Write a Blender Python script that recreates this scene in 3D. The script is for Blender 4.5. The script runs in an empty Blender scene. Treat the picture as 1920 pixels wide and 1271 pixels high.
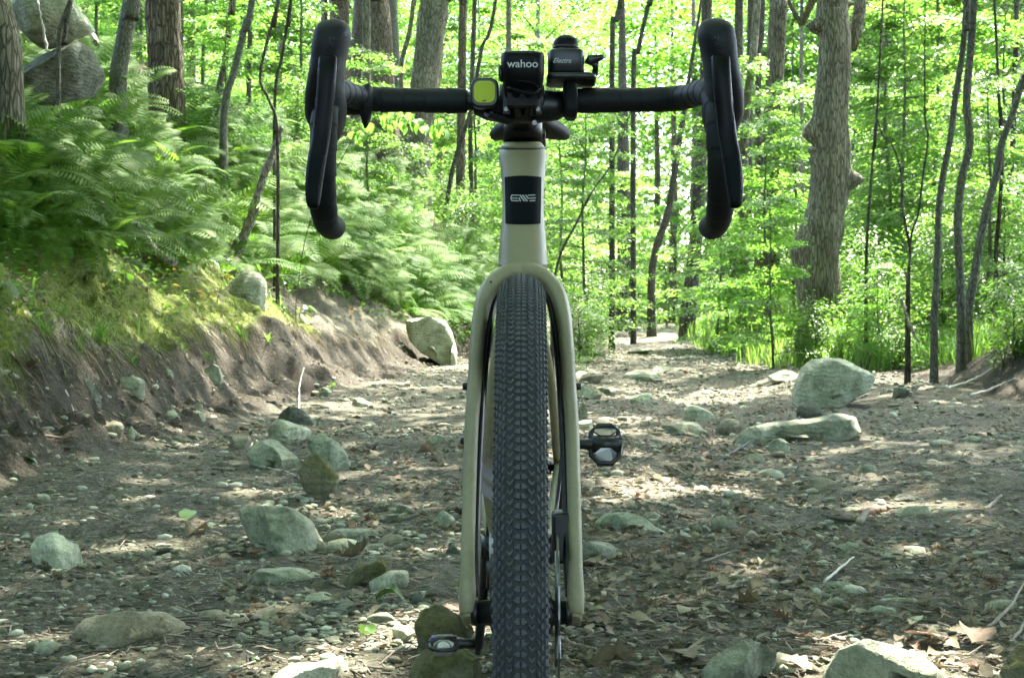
import bpy, math, random
import numpy as np
from mathutils import Vector, Matrix, Euler
R = math.radians
sc = bpy.context.scene
col = sc.collection
rng = np.random.default_rng(7)
random.seed(7)

# ---------------------------------------------------------------- camera, sky, sun, exposure
F = 2816.0                      # focal length in photograph pixels (1920 wide)
CAMZ, PITCH = 0.65, math.atan(35.5 / F)
cd = bpy.data.cameras.new('camera')
cam = bpy.data.objects.new('camera', cd); col.objects.link(cam)
cam.location = (0, 0, CAMZ)
cam.rotation_euler = (math.pi / 2 - PITCH, 0, 0)
cd.sensor_width = 36.0
cd.lens = F / 1920 * 36.0
cd.clip_start, cd.clip_end = 0.05, 600
cd.dof.use_dof = True
cd.dof.focus_distance = 1.75
cd.dof.aperture_fstop = 38
sc.camera = cam

SUN_EL, SUN_AZ = 60.0, 28.0      # azimuth measured from +Y (ahead) towards +X (right)
EXPOSURE = 4.2
SKY = 0.15
w = bpy.data.worlds.new('World'); sc.world = w; w.use_nodes = True
nt = w.node_tree
bg = nt.nodes['Background']
sky = nt.nodes.new('ShaderNodeTexSky'); sky.sky_type = 'NISHITA'; sky.sun_disc = False
sky.sun_elevation = R(SUN_EL); sky.sun_rotation = R(SUN_AZ)
sky.air_density = 1.0; sky.dust_density = 2.5; sky.ozone_density = 1.0
nt.links.new(sky.outputs[0], bg.inputs[0]); bg.inputs[1].default_value = SKY
ld = bpy.data.lights.new('sun', 'SUN'); ld.energy = 2.6; ld.angle = R(0.53); ld.color = (1.0, 0.94, 0.87)
sun = bpy.data.objects.new('sun', ld); col.objects.link(sun)
SD = Vector((math.sin(R(SUN_AZ)) * math.cos(R(SUN_EL)), math.cos(R(SUN_AZ)) * math.cos(R(SUN_EL)), math.sin(R(SUN_EL))))
sun.rotation_euler = SD.to_track_quat('Z', 'Y').to_euler()
sun.location = (0, 0, 30)
sc.view_settings.view_transform = 'Standard'; sc.view_settings.look = 'None'
sc.view_settings.exposure = EXPOSURE; sc.view_settings.gamma = 1.0
sc.view_settings.use_curve_mapping = False
cy = sc.cycles
cy.max_bounces = 8; cy.diffuse_bounces = 5; cy.glossy_bounces = 3; cy.transmission_bounces = 4
cy.transparent_max_bounces = 4; cy.caustics_reflective = False; cy.caustics_refractive = False
cy.sample_clamp_indirect = 6.0
cy.use_adaptive_sampling = True; cy.adaptive_threshold = 0.015
cy.use_denoising = True

# ---------------------------------------------------------------- generic helpers
def tag(o, label=None, cat=None, group=None, kind=None):
    if label: o['label'] = label
    if cat: o['category'] = cat
    if group: o['group'] = group
    if kind: o['kind'] = kind
    return o
def link(name, me, mats=None, parent=None, label=None, cat=None, group=None, kind=None):
    o = bpy.data.objects.new(name, me); col.objects.link(o)
    if mats is not None and me is not None and len(me.materials) == 0:
        for m in (mats if isinstance(mats, (list, tuple)) else [mats]): me.materials.append(m)
    if parent is not None: o.parent = parent
    return tag(o, label, cat, group, kind)
def near(px, py, LM):
    return min(LM, key=lambda q: (q[0] - px) ** 2 + ((q[1] - py) * 1.3) ** 2)[2]
LM_FERN = [(90, 190, 'below the huge cracked boulder'), (215, 190, 'around the foot of the smooth leaning tree'), (320, 170, 'around the flaking brown tree'), (30, 300, 'at the left edge above the bare litter'), (160, 330, 'above the big pale heart leaves'), (290, 330, 'in the middle of the left slope'), (60, 430, 'just above the moss at the left edge'), (240, 450, 'just above the mossy shelf'), (400, 260, 'around the curved grey sapling'), (400, 380, 'left of the bleached broken branch'), (500, 300, 'behind the bleached broken branch'), (360, 490, 'left of the smooth bank boulder'), (520, 430, 'right of the bleached broken branch'), (560, 360, 'beside the left bar end'), (520, 520, 'above the smooth bank boulder'), (640, 400, 'below the left bar end'), (660, 500, 'above the bare dirt bank'), (740, 430, 'under the broad grey trunk'), (760, 540, 'above the white sunlit boulder'), (850, 500, 'left of the head tube'), (860, 590, 'left of the fork crown'), (930, 560, 'close beside the head tube')]
LM_GND = [(530, 1000, 'by the large flat pale green stone'), (560, 860, 'by the rock cluster left of the wheel'), (240, 1195, 'by the broad flat tan stone'), (100, 1035, 'by the pale angular chunk of rock'), (690, 1080, 'by the two oblong tilted stones'), (830, 1180, 'by the rocks under the lower pedal'), (540, 1085, 'by the long low pale stone'), (570, 1225, 'by the speckled oval stone'), (685, 1212, 'by the bright green fallen leaf'), (440, 1200, 'by the half blue half tan stone'), (400, 1114, 'by the bluish flat stone'), (250, 900, 'on the open dirt below the bank'), (250, 1060, 'on the open dirt at the lower left'), (650, 760, 'in the scree below the sunlit patch'), (610, 740, 'by the thin green slab on the scree'), (760, 720, 'by the white sunlit boulder'), (760, 830, 'in the leafy hollow left of the fork'), (745, 965, 'by the long narrow grey stone'), (350, 795, 'by the side by side pebbles'),
 (1510, 810, 'by the long flat slab'), (1570, 720, 'by the sloping boulder'), (1545, 910, 'by the brown wedge shaped stone'), (1640, 960, 'by the broken brown log piece'), (1716, 958, 'by the white sunlit stone'), (1628, 880, 'by the lone rounded grey stone'), (1700, 1030, 'by the long knobbly flat stone'), (1694, 1080, 'by the dark rounded stone'), (1583, 1100, 'by the stone with the straw'), (1590, 1025, 'by the blue green rounded stone'), (1660, 1145, 'by the small domed stone'), (1880, 1134, 'by the flat pale stone under a stick'), (1840, 1040, 'by the small angular stone at the right'), (1820, 825, 'by the small green stone at the right'), (1840, 920, 'along the right edge of the picture'), (1660, 1250, 'by the large half sunlit rock'), (1385, 1245, 'by the smooth wedge of rock'), (1900, 1240, 'by the mossy rock in the corner'), (1440, 985, 'on the gravel right of the bright leaf patch'), (1750, 870, 'in the middle of the right hand gravel'),
 (1110, 740, 'by the pale sunlit rock right of the fork'), (1205, 745, 'by the bright sunlit stone'), (1207, 704, 'by the flat slab far down the track'), (1290, 806, 'by the flat grey slab amid leaves'), (1314, 776, 'by the bluish slab'), (1368, 760, 'in the red leaf patch'), (1140, 860, 'under the upper pedal'), (1180, 985, 'by the long stone sloping to the right'), (1115, 1040, 'by the rock with a dark hollow'), (1230, 920, 'in the bright leaf patch'), (1290, 1080, 'in the litter right of the fork foot'), (1130, 1150, 'beside the fork foot'), (1230, 1200, 'by the large flat oak leaf'), (1420, 1130, 'in the litter at lower right of centre'), (1350, 900, 'in the litter below the flat grey slab'), (1470, 700, 'at the foot of the grass')]
def empty(name, loc=(0, 0, 0), label=None, cat=None, group=None, rot=(0, 0, 0)):
    o = bpy.data.objects.new(name, None); col.objects.link(o)
    o.location = loc; o.rotation_euler = rot; o.empty_display_size = 0.1
    return tag(o, label, cat, group)
def np_mesh(name, V, Fc, smooth=False, attrs=None, matidx=None):
    """V (n,3); Fc (m,k) array of equal polygons"""
    V = np.asarray(V, dtype=np.float32); Fc = np.asarray(Fc, dtype=np.int32)
    me = bpy.data.meshes.new(name)
    me.vertices.add(len(V)); me.vertices.foreach_set('co', V.ravel())
    m, k = Fc.shape
    me.loops.add(m * k); me.loops.foreach_set('vertex_index', Fc.ravel())
    me.polygons.add(m)
    me.polygons.foreach_set('loop_start', np.arange(0, m * k, k, dtype=np.int32))
    me.polygons.foreach_set('loop_total', np.full(m, k, dtype=np.int32))
    if smooth: me.polygons.foreach_set('use_smooth', np.ones(m, dtype=bool))
    if matidx is not None: me.polygons.foreach_set('material_index', np.asarray(matidx, dtype=np.int32))
    me.update(calc_edges=True)
    for an, arr in (attrs or {}).items():
        arr = np.asarray(arr, dtype=np.float32)
        if arr.ndim == 1:
            a = me.attributes.new(an, 'FLOAT', 'POINT'); a.data.foreach_set('value', arr)
        else:
            a = me.attributes.new(an, 'FLOAT_VECTOR', 'POINT'); a.data.foreach_set('vector', arr.ravel())
    return me
def flip_out(me):
    import bmesh
    bm = bmesh.new(); bm.from_mesh(me); bmesh.ops.recalc_face_normals(bm, faces=bm.faces); bm.to_mesh(me); bm.free()
class MB:
    """collects polygons of any size into one mesh"""
    def __init__(s): s.v = []; s.f = []; s.m = []; s.sm = []
    def add(s, verts, faces, mi=0, smooth=True):
        b = len(s.v); s.v += [tuple(p) for p in verts]
        for f in faces: s.f.append(tuple(b + i for i in f)); s.m.append(mi); s.sm.append(smooth)
    def mesh(s, name):
        me = bpy.data.meshes.new(name); me.from_pydata(s.v, [], s.f)
        flip_out(me)
        me.polygons.foreach_set('material_index', s.m); me.polygons.foreach_set('use_smooth', s.sm)
        me.update(); return me
    def loft(s, rings, cap=True, closed=False, mi=0, mif=None, smooth=True):
        n = len(rings[0]); verts = [p for r in rings for p in r]; k = len(rings); faces = []; b = len(s.v)
        s.v += [tuple(p) for p in verts]
        for i in range(k if closed else k - 1):
            for j in range(n):
                a = i * n + j; c = i * n + (j + 1) % n; d = ((i + 1) % k) * n + (j + 1) % n; e = ((i + 1) % k) * n + j
                s.f.append((b + a, b + c, b + d, b + e)); s.m.append(mif(i, j) if mif else mi); s.sm.append(smooth)
        if cap and not closed:
            s.f.append(tuple(b + j for j in range(n))[::-1]); s.m.append(mi); s.sm.append(False)
            s.f.append(tuple(b + (k - 1) * n + j for j in range(n))); s.m.append(mi); s.sm.append(False)
    def tube(s, pts, r, n=10, mi=0, r2=None, side=None, mif=None, cap=True, power=2.0, closed=False):
        pts = [Vector(p) for p in pts]; k = len(pts)
        if not hasattr(r, '__len__'): r = [r] * k
        if r2 is None: r2 = r
        elif not hasattr(r2, '__len__'): r2 = [r2] * k
        rings = []; u = None
        for i, p in enumerate(pts):
            if closed: t = pts[(i + 1) % k] - pts[i - 1]
            else: t = pts[min(i + 1, k - 1)] - pts[max(i - 1, 0)]
            t.normalize()
            if side is not None:
                vv = Vector(side); vv = (vv - t * vv.dot(t)).normalized(); uu = t.cross(vv)
            else:
                if u is None:
                    a = Vector((0, 0, 1)) if abs(t.z) < .9 else Vector((1, 0, 0))
                    uu = t.cross(a).normalized()
                else: uu = (u - t * u.dot(t)).normalized()
                vv = t.cross(uu)
            u = uu
            ring = []
            for j in range(n):
                a = 2 * math.pi * j / n; c, q = math.cos(a), math.sin(a)
                c = math.copysign(abs(c) ** (2 / power), c); q = math.copysign(abs(q) ** (2 / power), q)
                ring.append(p + uu * (c * r[i]) + vv * (q * r2[i]))
            rings.append(ring)
        s.loft(rings, cap=cap, closed=closed, mi=mi, mif=mif)
    def box(s, c, d, mi=0, rot=None):
        c = Vector(c); V = []
        for x in (-1, 1):
            for y in (-1, 1):
                for z in (-1, 1):
                    p = Vector((x * d[0] / 2, y * d[1] / 2, z * d[2] / 2))
                    if rot: p = rot @ p
                    V.append(c + p)
        s.add(V, [(0, 1, 3, 2), (4, 6, 7, 5), (0, 4, 5, 1), (2, 3, 7, 6), (0, 2, 6, 4), (1, 5, 7, 3)], mi, False)
def spline(pts, n):
    """Catmull-Rom through pts (any dimension), n samples"""
    P = np.array(pts, dtype=float); P = np.vstack([2 * P[0] - P[1], P, 2 * P[-1] - P[-2]])
    k = len(pts) - 1; out = []
    for t in np.linspace(0, k, n):
        i = min(int(t), k - 1); f = t - i; a, b, c, d = P[i:i + 4]
        out.append(0.5 * (2 * b + (c - a) * f + (2 * a - 5 * b + 4 * c - d) * f * f + (3 * b - a - 3 * c + d) * f ** 3))
    return np.array(out)
def bevelmod(o, wd, seg=2):
    m = o.modifiers.new('bevel', 'BEVEL'); m.width = wd; m.segments = seg; m.limit_method = 'ANGLE'; m.angle_limit = R(35)

# noise
def _hash(ix, iy, iz, seed):
    h = (ix.astype(np.int64) * 374761393 + iy.astype(np.int64) * 668265263 + iz.astype(np.int64) * 2147483647 + seed * 1274126177) & 0xffffffff
    h = ((h ^ (h >> 13)) * 1274126177) & 0xffffffff
    h = (h ^ (h >> 16)) & 0xffffffff
    return h.astype(np.float64) / 4294967295.0
def vnoise(x, y, z=None, seed=0):
    x = np.asarray(x, float); y = np.asarray(y, float)
    ix, iy = np.floor(x), np.floor(y); fx, fy = x - ix, y - iy
    fx = fx * fx * (3 - 2 * fx); fy = fy * fy * (3 - 2 * fy)
    if z is None:
        Z = np.zeros_like(ix)
        a = _hash(ix, iy, Z, seed); b = _hash(ix + 1, iy, Z, seed); c = _hash(ix, iy + 1, Z, seed); d = _hash(ix + 1, iy + 1, Z, seed)
        return ((a + (b - a) * fx) * (1 - fy) + (c + (d - c) * fx) * fy) * 2 - 1
    z = np.asarray(z, float); iz = np.floor(z); fz = z - iz; fz = fz * fz * (3 - 2 * fz)
    r = []
    for k in (0, 1):
        a = _hash(ix, iy, iz + k, seed); b = _hash(ix + 1, iy, iz + k, seed); c = _hash(ix, iy + 1, iz + k, seed); d = _hash(ix + 1, iy + 1, iz + k, seed)
        r.append((a + (b - a) * fx) * (1 - fy) + (c + (d - c) * fx) * fy)
    return (r[0] * (1 - fz) + r[1] * fz) * 2 - 1
def fbm(x, y, z=None, o=4, seed=0, gain=.5):
    s = 0; a = 1.0; f = 1.0
    for i in range(o):
        s = s + a * vnoise(x * f, y * f, None if z is None else z * f, seed + i * 17); a *= gain; f *= 2.03
    return s

# ---------------------------------------------------------------- materials
def newmat(name):
    m = bpy.data.materials.new(name); m.use_nodes = True
    return m, m.node_tree, m.node_tree.nodes['Principled BSDF']
def N(nt, t, **kw):
    n = nt.nodes.new(t)
    for k, v in kw.items():
        if k.startswith('i_'):
            key = k[2:]
            n.inputs[int(key) if key.isdigit() else key].default_value = v
        else: setattr(n, k, v)
    return n
def ramp(nt, fac, stops):
    r = nt.nodes.new('ShaderNodeValToRGB'); cr = r.color_ramp
    while len(cr.elements) < len(stops): cr.elements.new(0.5)
    for e, (p, c) in zip(cr.elements, stops): e.position = p; e.color = (*c, 1)
    nt.links.new(fac, r.inputs[0]); return r.outputs[0]
def mixc(nt, fac, a, b, mode='MIX'):
    m = nt.nodes.new('ShaderNodeMix'); m.data_type = 'RGBA'; m.blend_type = mode
    for s, v in ((m.inputs[0], fac), (m.inputs[6], a), (m.inputs[7], b)):
        if isinstance(v, (int, float)): s.default_value = v
        elif isinstance(v, tuple): s.default_value = (*v, 1)
        else: nt.links.new(v, s)
    return m.outputs[2]
def mth(nt, op, a, b=0.0, clamp=False):
    m = nt.nodes.new('ShaderNodeMath'); m.operation = op; m.use_clamp = clamp
    for s, v in ((m.inputs[0], a), (m.inputs[1], b)):
        if isinstance(v, (int, float)): s.default_value = v
        else: nt.links.new(v, s)
    return m.outputs[0]
def noise(nt, scale, detail=4, vec=None, rough=.55, out=0):
    n = N(nt, 'ShaderNodeTexNoise'); n.inputs['Scale'].default_value = scale; n.inputs['Detail'].default_value = detail
    n.inputs['Roughness'].default_value = rough
    if vec is None:
        tc = N(nt, 'ShaderNodeTexCoord'); vec = tc.outputs['Object']
    nt.links.new(vec, n.inputs['Vector']); return n.outputs[out]
def bump(nt, bsdf, h, strength=.5, dist=.01):
    b = N(nt, 'ShaderNodeBump'); b.inputs['Strength'].default_value = strength; b.inputs['Distance'].default_value = dist
    nt.links.new(h, b.inputs['Height']); nt.links.new(b.outputs[0], bsdf.inputs['Normal'])
def simple(name, c, rough=.5, metal=0, var=.0, scale=60, bmp=0, spec=.5, coat=0):
    m, nt, b = newmat(name)
    b.inputs['Roughness'].default_value = rough; b.inputs['Metallic'].default_value = metal
    b.inputs['Specular IOR Level'].default_value = spec
    if coat: b.inputs['Coat Weight'].default_value = coat; b.inputs['Coat Roughness'].default_value = .15
    n = noise(nt, scale, 4)
    nt.links.new(mixc(nt, n, tuple(x * (1 - var) for x in c), tuple(min(1, x * (1 + var)) for x in c)), b.inputs['Base Color'])
    if bmp: bump(nt, b, n, bmp, .002)
    return m
def leafmat(name, c1, c2, c3, trans=.5, rough=.4, tcol=1.6, spec=.3):
    """leaf: diffuse + translucent + a light waxy gloss; colour varies by leaf (attribute v) and by plant"""
    m, nt, b = newmat(name)
    at = N(nt, 'ShaderNodeAttribute', attribute_name='v'); oi = N(nt, 'ShaderNodeObjectInfo')
    f = mth(nt, 'ADD', mth(nt, 'MULTIPLY', at.outputs['Fac'], .75), mth(nt, 'MULTIPLY', oi.outputs['Random'], .25))
    c = ramp(nt, f, [(0, c1), (.55, c2), (1, c3)])
    nt.links.new(c, b.inputs['Base Color']); b.inputs['Roughness'].default_value = rough
    b.inputs['Specular IOR Level'].default_value = spec
    tr = N(nt, 'ShaderNodeBsdfTranslucent')
    tcc = mixc(nt, 1.0, c, (tcol * 1.05, tcol * 1.1, tcol * .65), 'MULTIPLY'); nt.links.new(tcc, tr.inputs['Color'])
    mx = N(nt, 'ShaderNodeMixShader'); mx.inputs[0].default_value = trans
    nt.links.new(b.outputs[0], mx.inputs[1]); nt.links.new(tr.outputs[0], mx.inputs[2])
    nt.links.new(mx.outputs[0], nt.nodes['Material Output'].inputs[0])
    return m
# ---------------------------------------------------------------- terrain: one height function
LT_Y = [-20, 0, 5, 7, 10, 15, 20, 25, 28, 35, 55, 80, 150]
LT_X = [-2.4, -2.2, -2.0, -1.85, -1.75, -1.4, -.95, .4, 1.2, 2.1, 3.8, 6, 12]
RT_Y = [-20, 0, 8, 13, 16, 19, 28, 35, 55, 80, 150]
RT_X = [3.2, 3.3, 3.7, 3.75, 3.7, 3.15, 3.5, 4.0, 6.1, 9, 15]
BP_T = [0, .35, .62, .82, 1.2, 1.7, 3.2, 6.2, 12, 30, 200]
BP_Z = [0, .11, .46, .60, .88, 1.34, 2.75, 4.9, 7.0, 9, 14]
PZ_Y = [-20, 0, 1.6, 2.65, 15, 35, 55, 70, 120, 300]
PZ_Z = [0, -.02, -.022, .03, .0, .2, .50, .66, 1.6, 3]
def H(x, y, fine=True):
    x = np.asarray(x, float); y = np.asarray(y, float)
    base = np.interp(y, PZ_Y, PZ_Z)
    lt = np.interp(y, LT_Y, LT_X) + .16 * vnoise(y * .9, y * 0 + 3.3, seed=5) * np.clip(y / 5, 0, 1)
    rt = np.interp(y, RT_Y, RT_X) + .12 * vnoise(y * .8, y * 0 + 9.1, seed=6)
    tl = np.maximum(lt - x, 0); tr = np.maximum(x - rt, 0)
    sl = np.interp(y, [0, 14, 22, 35, 60, 90], [1, 1, 1.0, .85, .5, .3])
    zl = np.interp(tl, BP_T, BP_Z) * sl
    srt = np.interp(y, [0, 13, 15.5, 17.5, 19.5, 60], [1, 1, .45, .6, 1.15, .9])
    zr = np.interp(tr, [0, .25, .7, 1.6, 4, 10, 30, 200], [0, .1, .42, .6, .95, 1.5, 2.0, 4]) * srt
    z = base + zl + zr
    # gully behind the boulder on the right
    z = z - .14 * np.exp(-((x - 4.5) / .55) ** 2 - ((y - 17) / 3.0) ** 2)
    z = z + .13 * np.clip((x - 2.5) / .45, 0, 1) * np.exp(-((y - 14) / 3.2) ** 2)
    # track: worn trough to the right of centre, shallow crown
    z = z + .035 * np.exp(-((x - .1) / .5) ** 2) * np.clip((y - 3.2) / 2, 0, 1) * np.exp(-np.clip(y - 12, 0, 99) / 4)
    z = z - .05 * np.exp(-((x - 1.2 - .05 * (y - 8)) / .6) ** 2) * np.clip((y - 5) / 3, 0, 1) * np.exp(-np.clip(y - 22, 0, 99) / 6)
    n1 = fbm(x * .55, y * .55, o=3, seed=11)
    off = np.clip((tl + tr) * 1.5, 0, 1)
    z = z + (n1 * (.034 + .085 * off) + fbm(x * 1.7, y * 1.3, o=2, seed=19) * .016) * np.clip(np.abs(y - 1.6) / 2.5, 0, 1)
    if fine:
        bank = np.clip(tl * 6, 0, 1) * (tl < 1.2)
        z = z + fbm(x * 4.2, y * 4.2, o=4, seed=23) * (.012 + .055 * bank)
        z = z + np.abs(fbm(x * 21, y * 21, o=3, seed=31)) * (.008 + .014 * bank) + np.abs(fbm(x * 9, y * 9, o=3, seed=41)) * .03 * bank
    return z
def ray(px, py):
    d = Vector(((px - 960) / F, 1.0, -(py - 635.5) / F)); d.rotate(Euler((-PITCH, 0, 0))); return d / d.y
def at(px, py, Y):
    """world point on the view ray of photo pixel (px,py) at distance Y ahead"""
    d = ray(px, py); return Vector((d.x * Y, Y, CAMZ + d.z * Y))
_YS = np.geomspace(1.6, 220, 1500)
def ground_px(px, py, ymin=2.0):
    d = ray(px, py); x = d.x * _YS; z = CAMZ + d.z * _YS
    hh = H(x, _YS, False); k = np.where((z < hh) & (_YS > ymin))[0]
    i = k[0] if len(k) else len(_YS) - 1
    Y = _YS[i]; return Vector((d.x * Y, Y, float(hh[i])))
def gz(x, y): return float(H(np.array([x]), np.array([y]), False)[0])

# ---- ground sheet: dense where the camera looks, stretching out to the horizon
def T0(y): return np.interp(y, [5, 8, 10, 12, 16, 25], [.42, .45, .58, .70, .68, .45])
def grid_mesh():
    ys = np.concatenate([np.linspace(-40, -4, 10, endpoint=False), np.linspace(-4, 2.3, 22, endpoint=False), np.geomspace(2.3, 26, 520, endpoint=False),
                         np.geomspace(26, 90, 80, endpoint=False), np.geomspace(90, 400, 22)])
    u = np.linspace(-1, 1, 430)
    core = np.concatenate([[-1, -.6, -.3, -.12, -.05], [0] * 430, [.05, .12, .3, .6, 1]])
    uu = np.concatenate([[-1] * 5, u, [1] * 5])
    Yg = ys[:, None] * np.ones((1, len(uu)))
    W = np.maximum(Yg, 2.0) * .40 + 1.1
    X = uu[None, :] * W + core[None, :] * 240 + .02 * Yg * 0
    Z = H(X, Yg)
    V = np.stack([X, Yg, Z], -1).reshape(-1, 3)
    nr, nc = Yg.shape; i = np.arange(nr * nc).reshape(nr, nc)
    Fc = np.stack([i[:-1, :-1], i[:-1, 1:], i[1:, 1:], i[1:, :-1]], -1).reshape(-1, 4)
    x, y = V[:, 0], V[:, 1]
    tl = np.interp(y, LT_Y, LT_X) - x; tr = x - np.interp(y, RT_Y, RT_X)
    nz = fbm(x * 1.3, y * 1.3, o=3, seed=77)
    t0 = T0(y)
    moss = np.clip((tl - t0 + nz * .10) * 9, 0, 1) * np.clip((1.9 - tl) * 2, 0, 1) * (y < 16)
    dirt = np.clip((tl + .1) * 8, 0, 1) * np.clip((t0 + .08 + nz * .1 - tl) * 9, 0, 1) + np.clip((tr + .1) * 6, 0, 1) * np.clip((.8 - tr) * 5, 0, 1)
    forest = np.maximum(np.clip((np.maximum(tl - 1.1, tr - .4)) * 2, 0, 1), np.clip((y - 58) / 5, 0, 1))
    return np_mesh('ground', V, Fc, smooth=True, attrs={'moss': moss, 'dirt': np.clip(dirt, 0, 1), 'forest': forest})
def ground_mat():
    m, nt, b = newmat('earth_and_gravel')
    A = lambda s: N(nt, 'ShaderNodeAttribute', attribute_name=s).outputs['Fac']
    n1 = noise(nt, 3.2, 5); n2 = noise(nt, 34, 6, rough=.7); n3 = noise(nt, 150, 5, rough=.7)
    vo = N(nt, 'ShaderNodeTexVoronoi'); vo.inputs['Scale'].default_value = 62; tc = N(nt, 'ShaderNodeTexCoord'); nt.links.new(tc.outputs['Object'], vo.inputs['Vector'])
    peb = ramp(nt, N(nt, 'ShaderNodeSeparateColor').outputs[0], [(0, (0, 0, 0)), (1, (1, 1, 1))])
    sep = nt.nodes[-2] if nt.nodes[-1].bl_idname != 'ShaderNodeSeparateColor' else nt.nodes[-1]
    for n in nt.nodes:
        if n.bl_idname == 'ShaderNodeSeparateColor': nt.links.new(vo.outputs['Color'], n.inputs[0])
    basec = ramp(nt, n1, [(.25, (.044, .041, .022)), (.55, (.088, .084, .048)), (.8, (.145, .14, .085))])
    det = ramp(nt, n2, [(.3, (.35, .34, .33)), (.5, (.95, .95, .95)), (.72, (1.7, 1.65, 1.5))])
    c = mixc(nt, 1.0, basec, det, 'MULTIPLY')
    pebc = ramp(nt, peb, [(0, (.05, .042, .03)), (.6, (.13, .12, .09)), (1, (.27, .26, .22))])
    c = mixc(nt, ramp(nt, n3, [(.42, (0, 0, 0)), (.6, (.7, .7, .7))]), c, pebc)
    dirtc = mixc(nt, 1.0, ramp(nt, n2, [(.3, (.014, .012, .007)), (.55, (.040, .033, .021)), (.8, (.085, .072, .048))]), (1, 1, 1), 'MULTIPLY')
    c = mixc(nt, mth(nt, 'MULTIPLY', A('dirt'), .85), c, dirtc)
    mossc = ramp(nt, n2, [(.3, (.03, .045, .006)), (.5, (.085, .11, .015)), (.7, (.16, .19, .03))])
    litter = ramp(nt, n2, [(.3, (.018, .016, .008)), (.55, (.06, .05, .025)), (.8, (.14, .11, .06))])
    c = mixc(nt, A('forest'), c, litter)
    c = mixc(nt, mth(nt, 'MULTIPLY', A('moss'), ramp(nt, n1, [(.28, (0, 0, 0)), (.42, (1, 1, 1))])), c, mossc)
    nt.links.new(c, b.inputs['Base Color']); b.inputs['Roughness'].default_value = .95; b.inputs['Specular IOR Level'].default_value = .2
    h = mth(nt, 'ADD', n2, mth(nt, 'MULTIPLY', n3, .5)); h = mth(nt, 'SUBTRACT', h, mth(nt, 'MULTIPLY', vo.outputs['Distance'], .5))
    bump(nt, b, h, .9, .02)
    return m
ground = link('ground', grid_mesh(), ground_mat(), kind='structure')
ground['label'] = 'gravelly forest track between a steep bank and a grassy verge'
# ---------------------------------------------------------------- bicycle, facing the camera
M = {}
def dusty(name, c, rough, dust, amt, z0=.0, z1=.9, scale=9):
    m, nt, b = newmat(name); tc = N(nt, 'ShaderNodeTexCoord'); sx = N(nt, 'ShaderNodeSeparateXYZ'); nt.links.new(tc.outputs['Object'], sx.inputs[0])
    n1 = noise(nt, scale, 6, None, .65); n2 = noise(nt, 160, 4, None, .75)
    lo = N(nt, 'ShaderNodeMapRange'); lo.inputs['From Min'].default_value = z0; lo.inputs['From Max'].default_value = z1; lo.inputs['To Min'].default_value = 1; lo.inputs['To Max'].default_value = .25; nt.links.new(sx.outputs[2], lo.inputs[0])
    f = mth(nt, 'MULTIPLY', mth(nt, 'MULTIPLY', ramp(nt, mth(nt, 'ADD', mth(nt, 'MULTIPLY', n1, .6), mth(nt, 'MULTIPLY', n2, .4)), [(.42, (0, 0, 0)), (.66, (1, 1, 1))]), lo.outputs[0]), amt)
    sp = ramp(nt, noise(nt, 330, 2, None, .5), [(.70, (0, 0, 0)), (.76, (1, 1, 1))])
    f = mth(nt, 'ADD', f, mth(nt, 'MULTIPLY', mth(nt, 'MULTIPLY', sp, lo.outputs[0]), amt), True)
    nt.links.new(mixc(nt, f, c, dust), b.inputs['Base Color']); nt.links.new(mth(nt, 'ADD', mth(nt, 'MULTIPLY', f, .4), rough, True), b.inputs['Roughness']); b.inputs['Specular IOR Level'].default_value = .4
    bump(nt, b, n2, .12, .001); return m
M['sand'] = dusty('sand_paint', (.255, .232, .125), .45, (.13, .115, .07), .9, .1, .85)
M['black'] = simple('black_satin', (.0035, .0038, .0038), .42, var=.2)
M['rubber'] = simple('hood_rubber', (.0035, .0042, .004), .65, spec=.3, var=.15, scale=200, bmp=.15)
M['gloss'] = simple('gloss_black', (.0028, .003, .003), .45, spec=.12)
M['tape'] = simple('bar_tape', (.0035, .0048, .0046), .65, spec=.3, var=.25, scale=120, bmp=.2)
M['tyre'] = dusty('dusty_shaded_tyre_rubber', (.020, .022, .023), .85, (.08, .078, .065), .7, -9, 9, 22)  # dusty tyre body, kept darker to stand in for shade between knobs
M['knob'] = dusty('lit_tread_rubber', (.050, .056, .059), .75, (.13, .125, .10), .8, -9, 9, 16)  # same rubber made lighter, as if the raised knobs catch light
M['metal'] = simple('worn_metal', (.24, .245, .235), .42, 1.0, var=.2)
M['dmetal'] = simple('dark_metal', (.05, .05, .05), .4, .9, var=.3)
M['print'] = simple('pale_print', (.34, .34, .31), .5)
M['dimprint'] = simple('faint_print', (.02, .022, .02), .5)
M['panel'] = simple('dark_badge_panel', (.003, .0048, .0052), .65, var=.1, spec=.08)
M['lens'] = simple('yellow_lens', (.36, .42, .04), .7, spec=.15, var=.03)
M['white'] = simple('sunlit_lavender_print', (.36, .36, .42), .4, var=.3, scale=40)  # print colour paled to carry the sunlight on the down tube
BX, BY = 0.0102, 1.6
bike = empty('bicycle', (BX, BY, -.022), 'beige gravel bicycle with black drop handlebars standing upright facing the camera', 'bicycle', rot=(0, 0, R(-.5)))
def part(name, mb, mat, parent=bike, label=None, bev=0):
    me = mb.mesh(name) if isinstance(mb, MB) else mb
    o = link(name, me, mat, parent, label)
    if bev: bevelmod(o, bev)
    return o
OZ = .022
def bp(px, py, by):
    """bike-local point for a photo pixel at distance by behind the front axle"""
    p = at(px, py, BY + by); return (p.x - BX, by, p.z + OZ)
AX = (0, 0, .338 + OZ)
RW = .361
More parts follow.
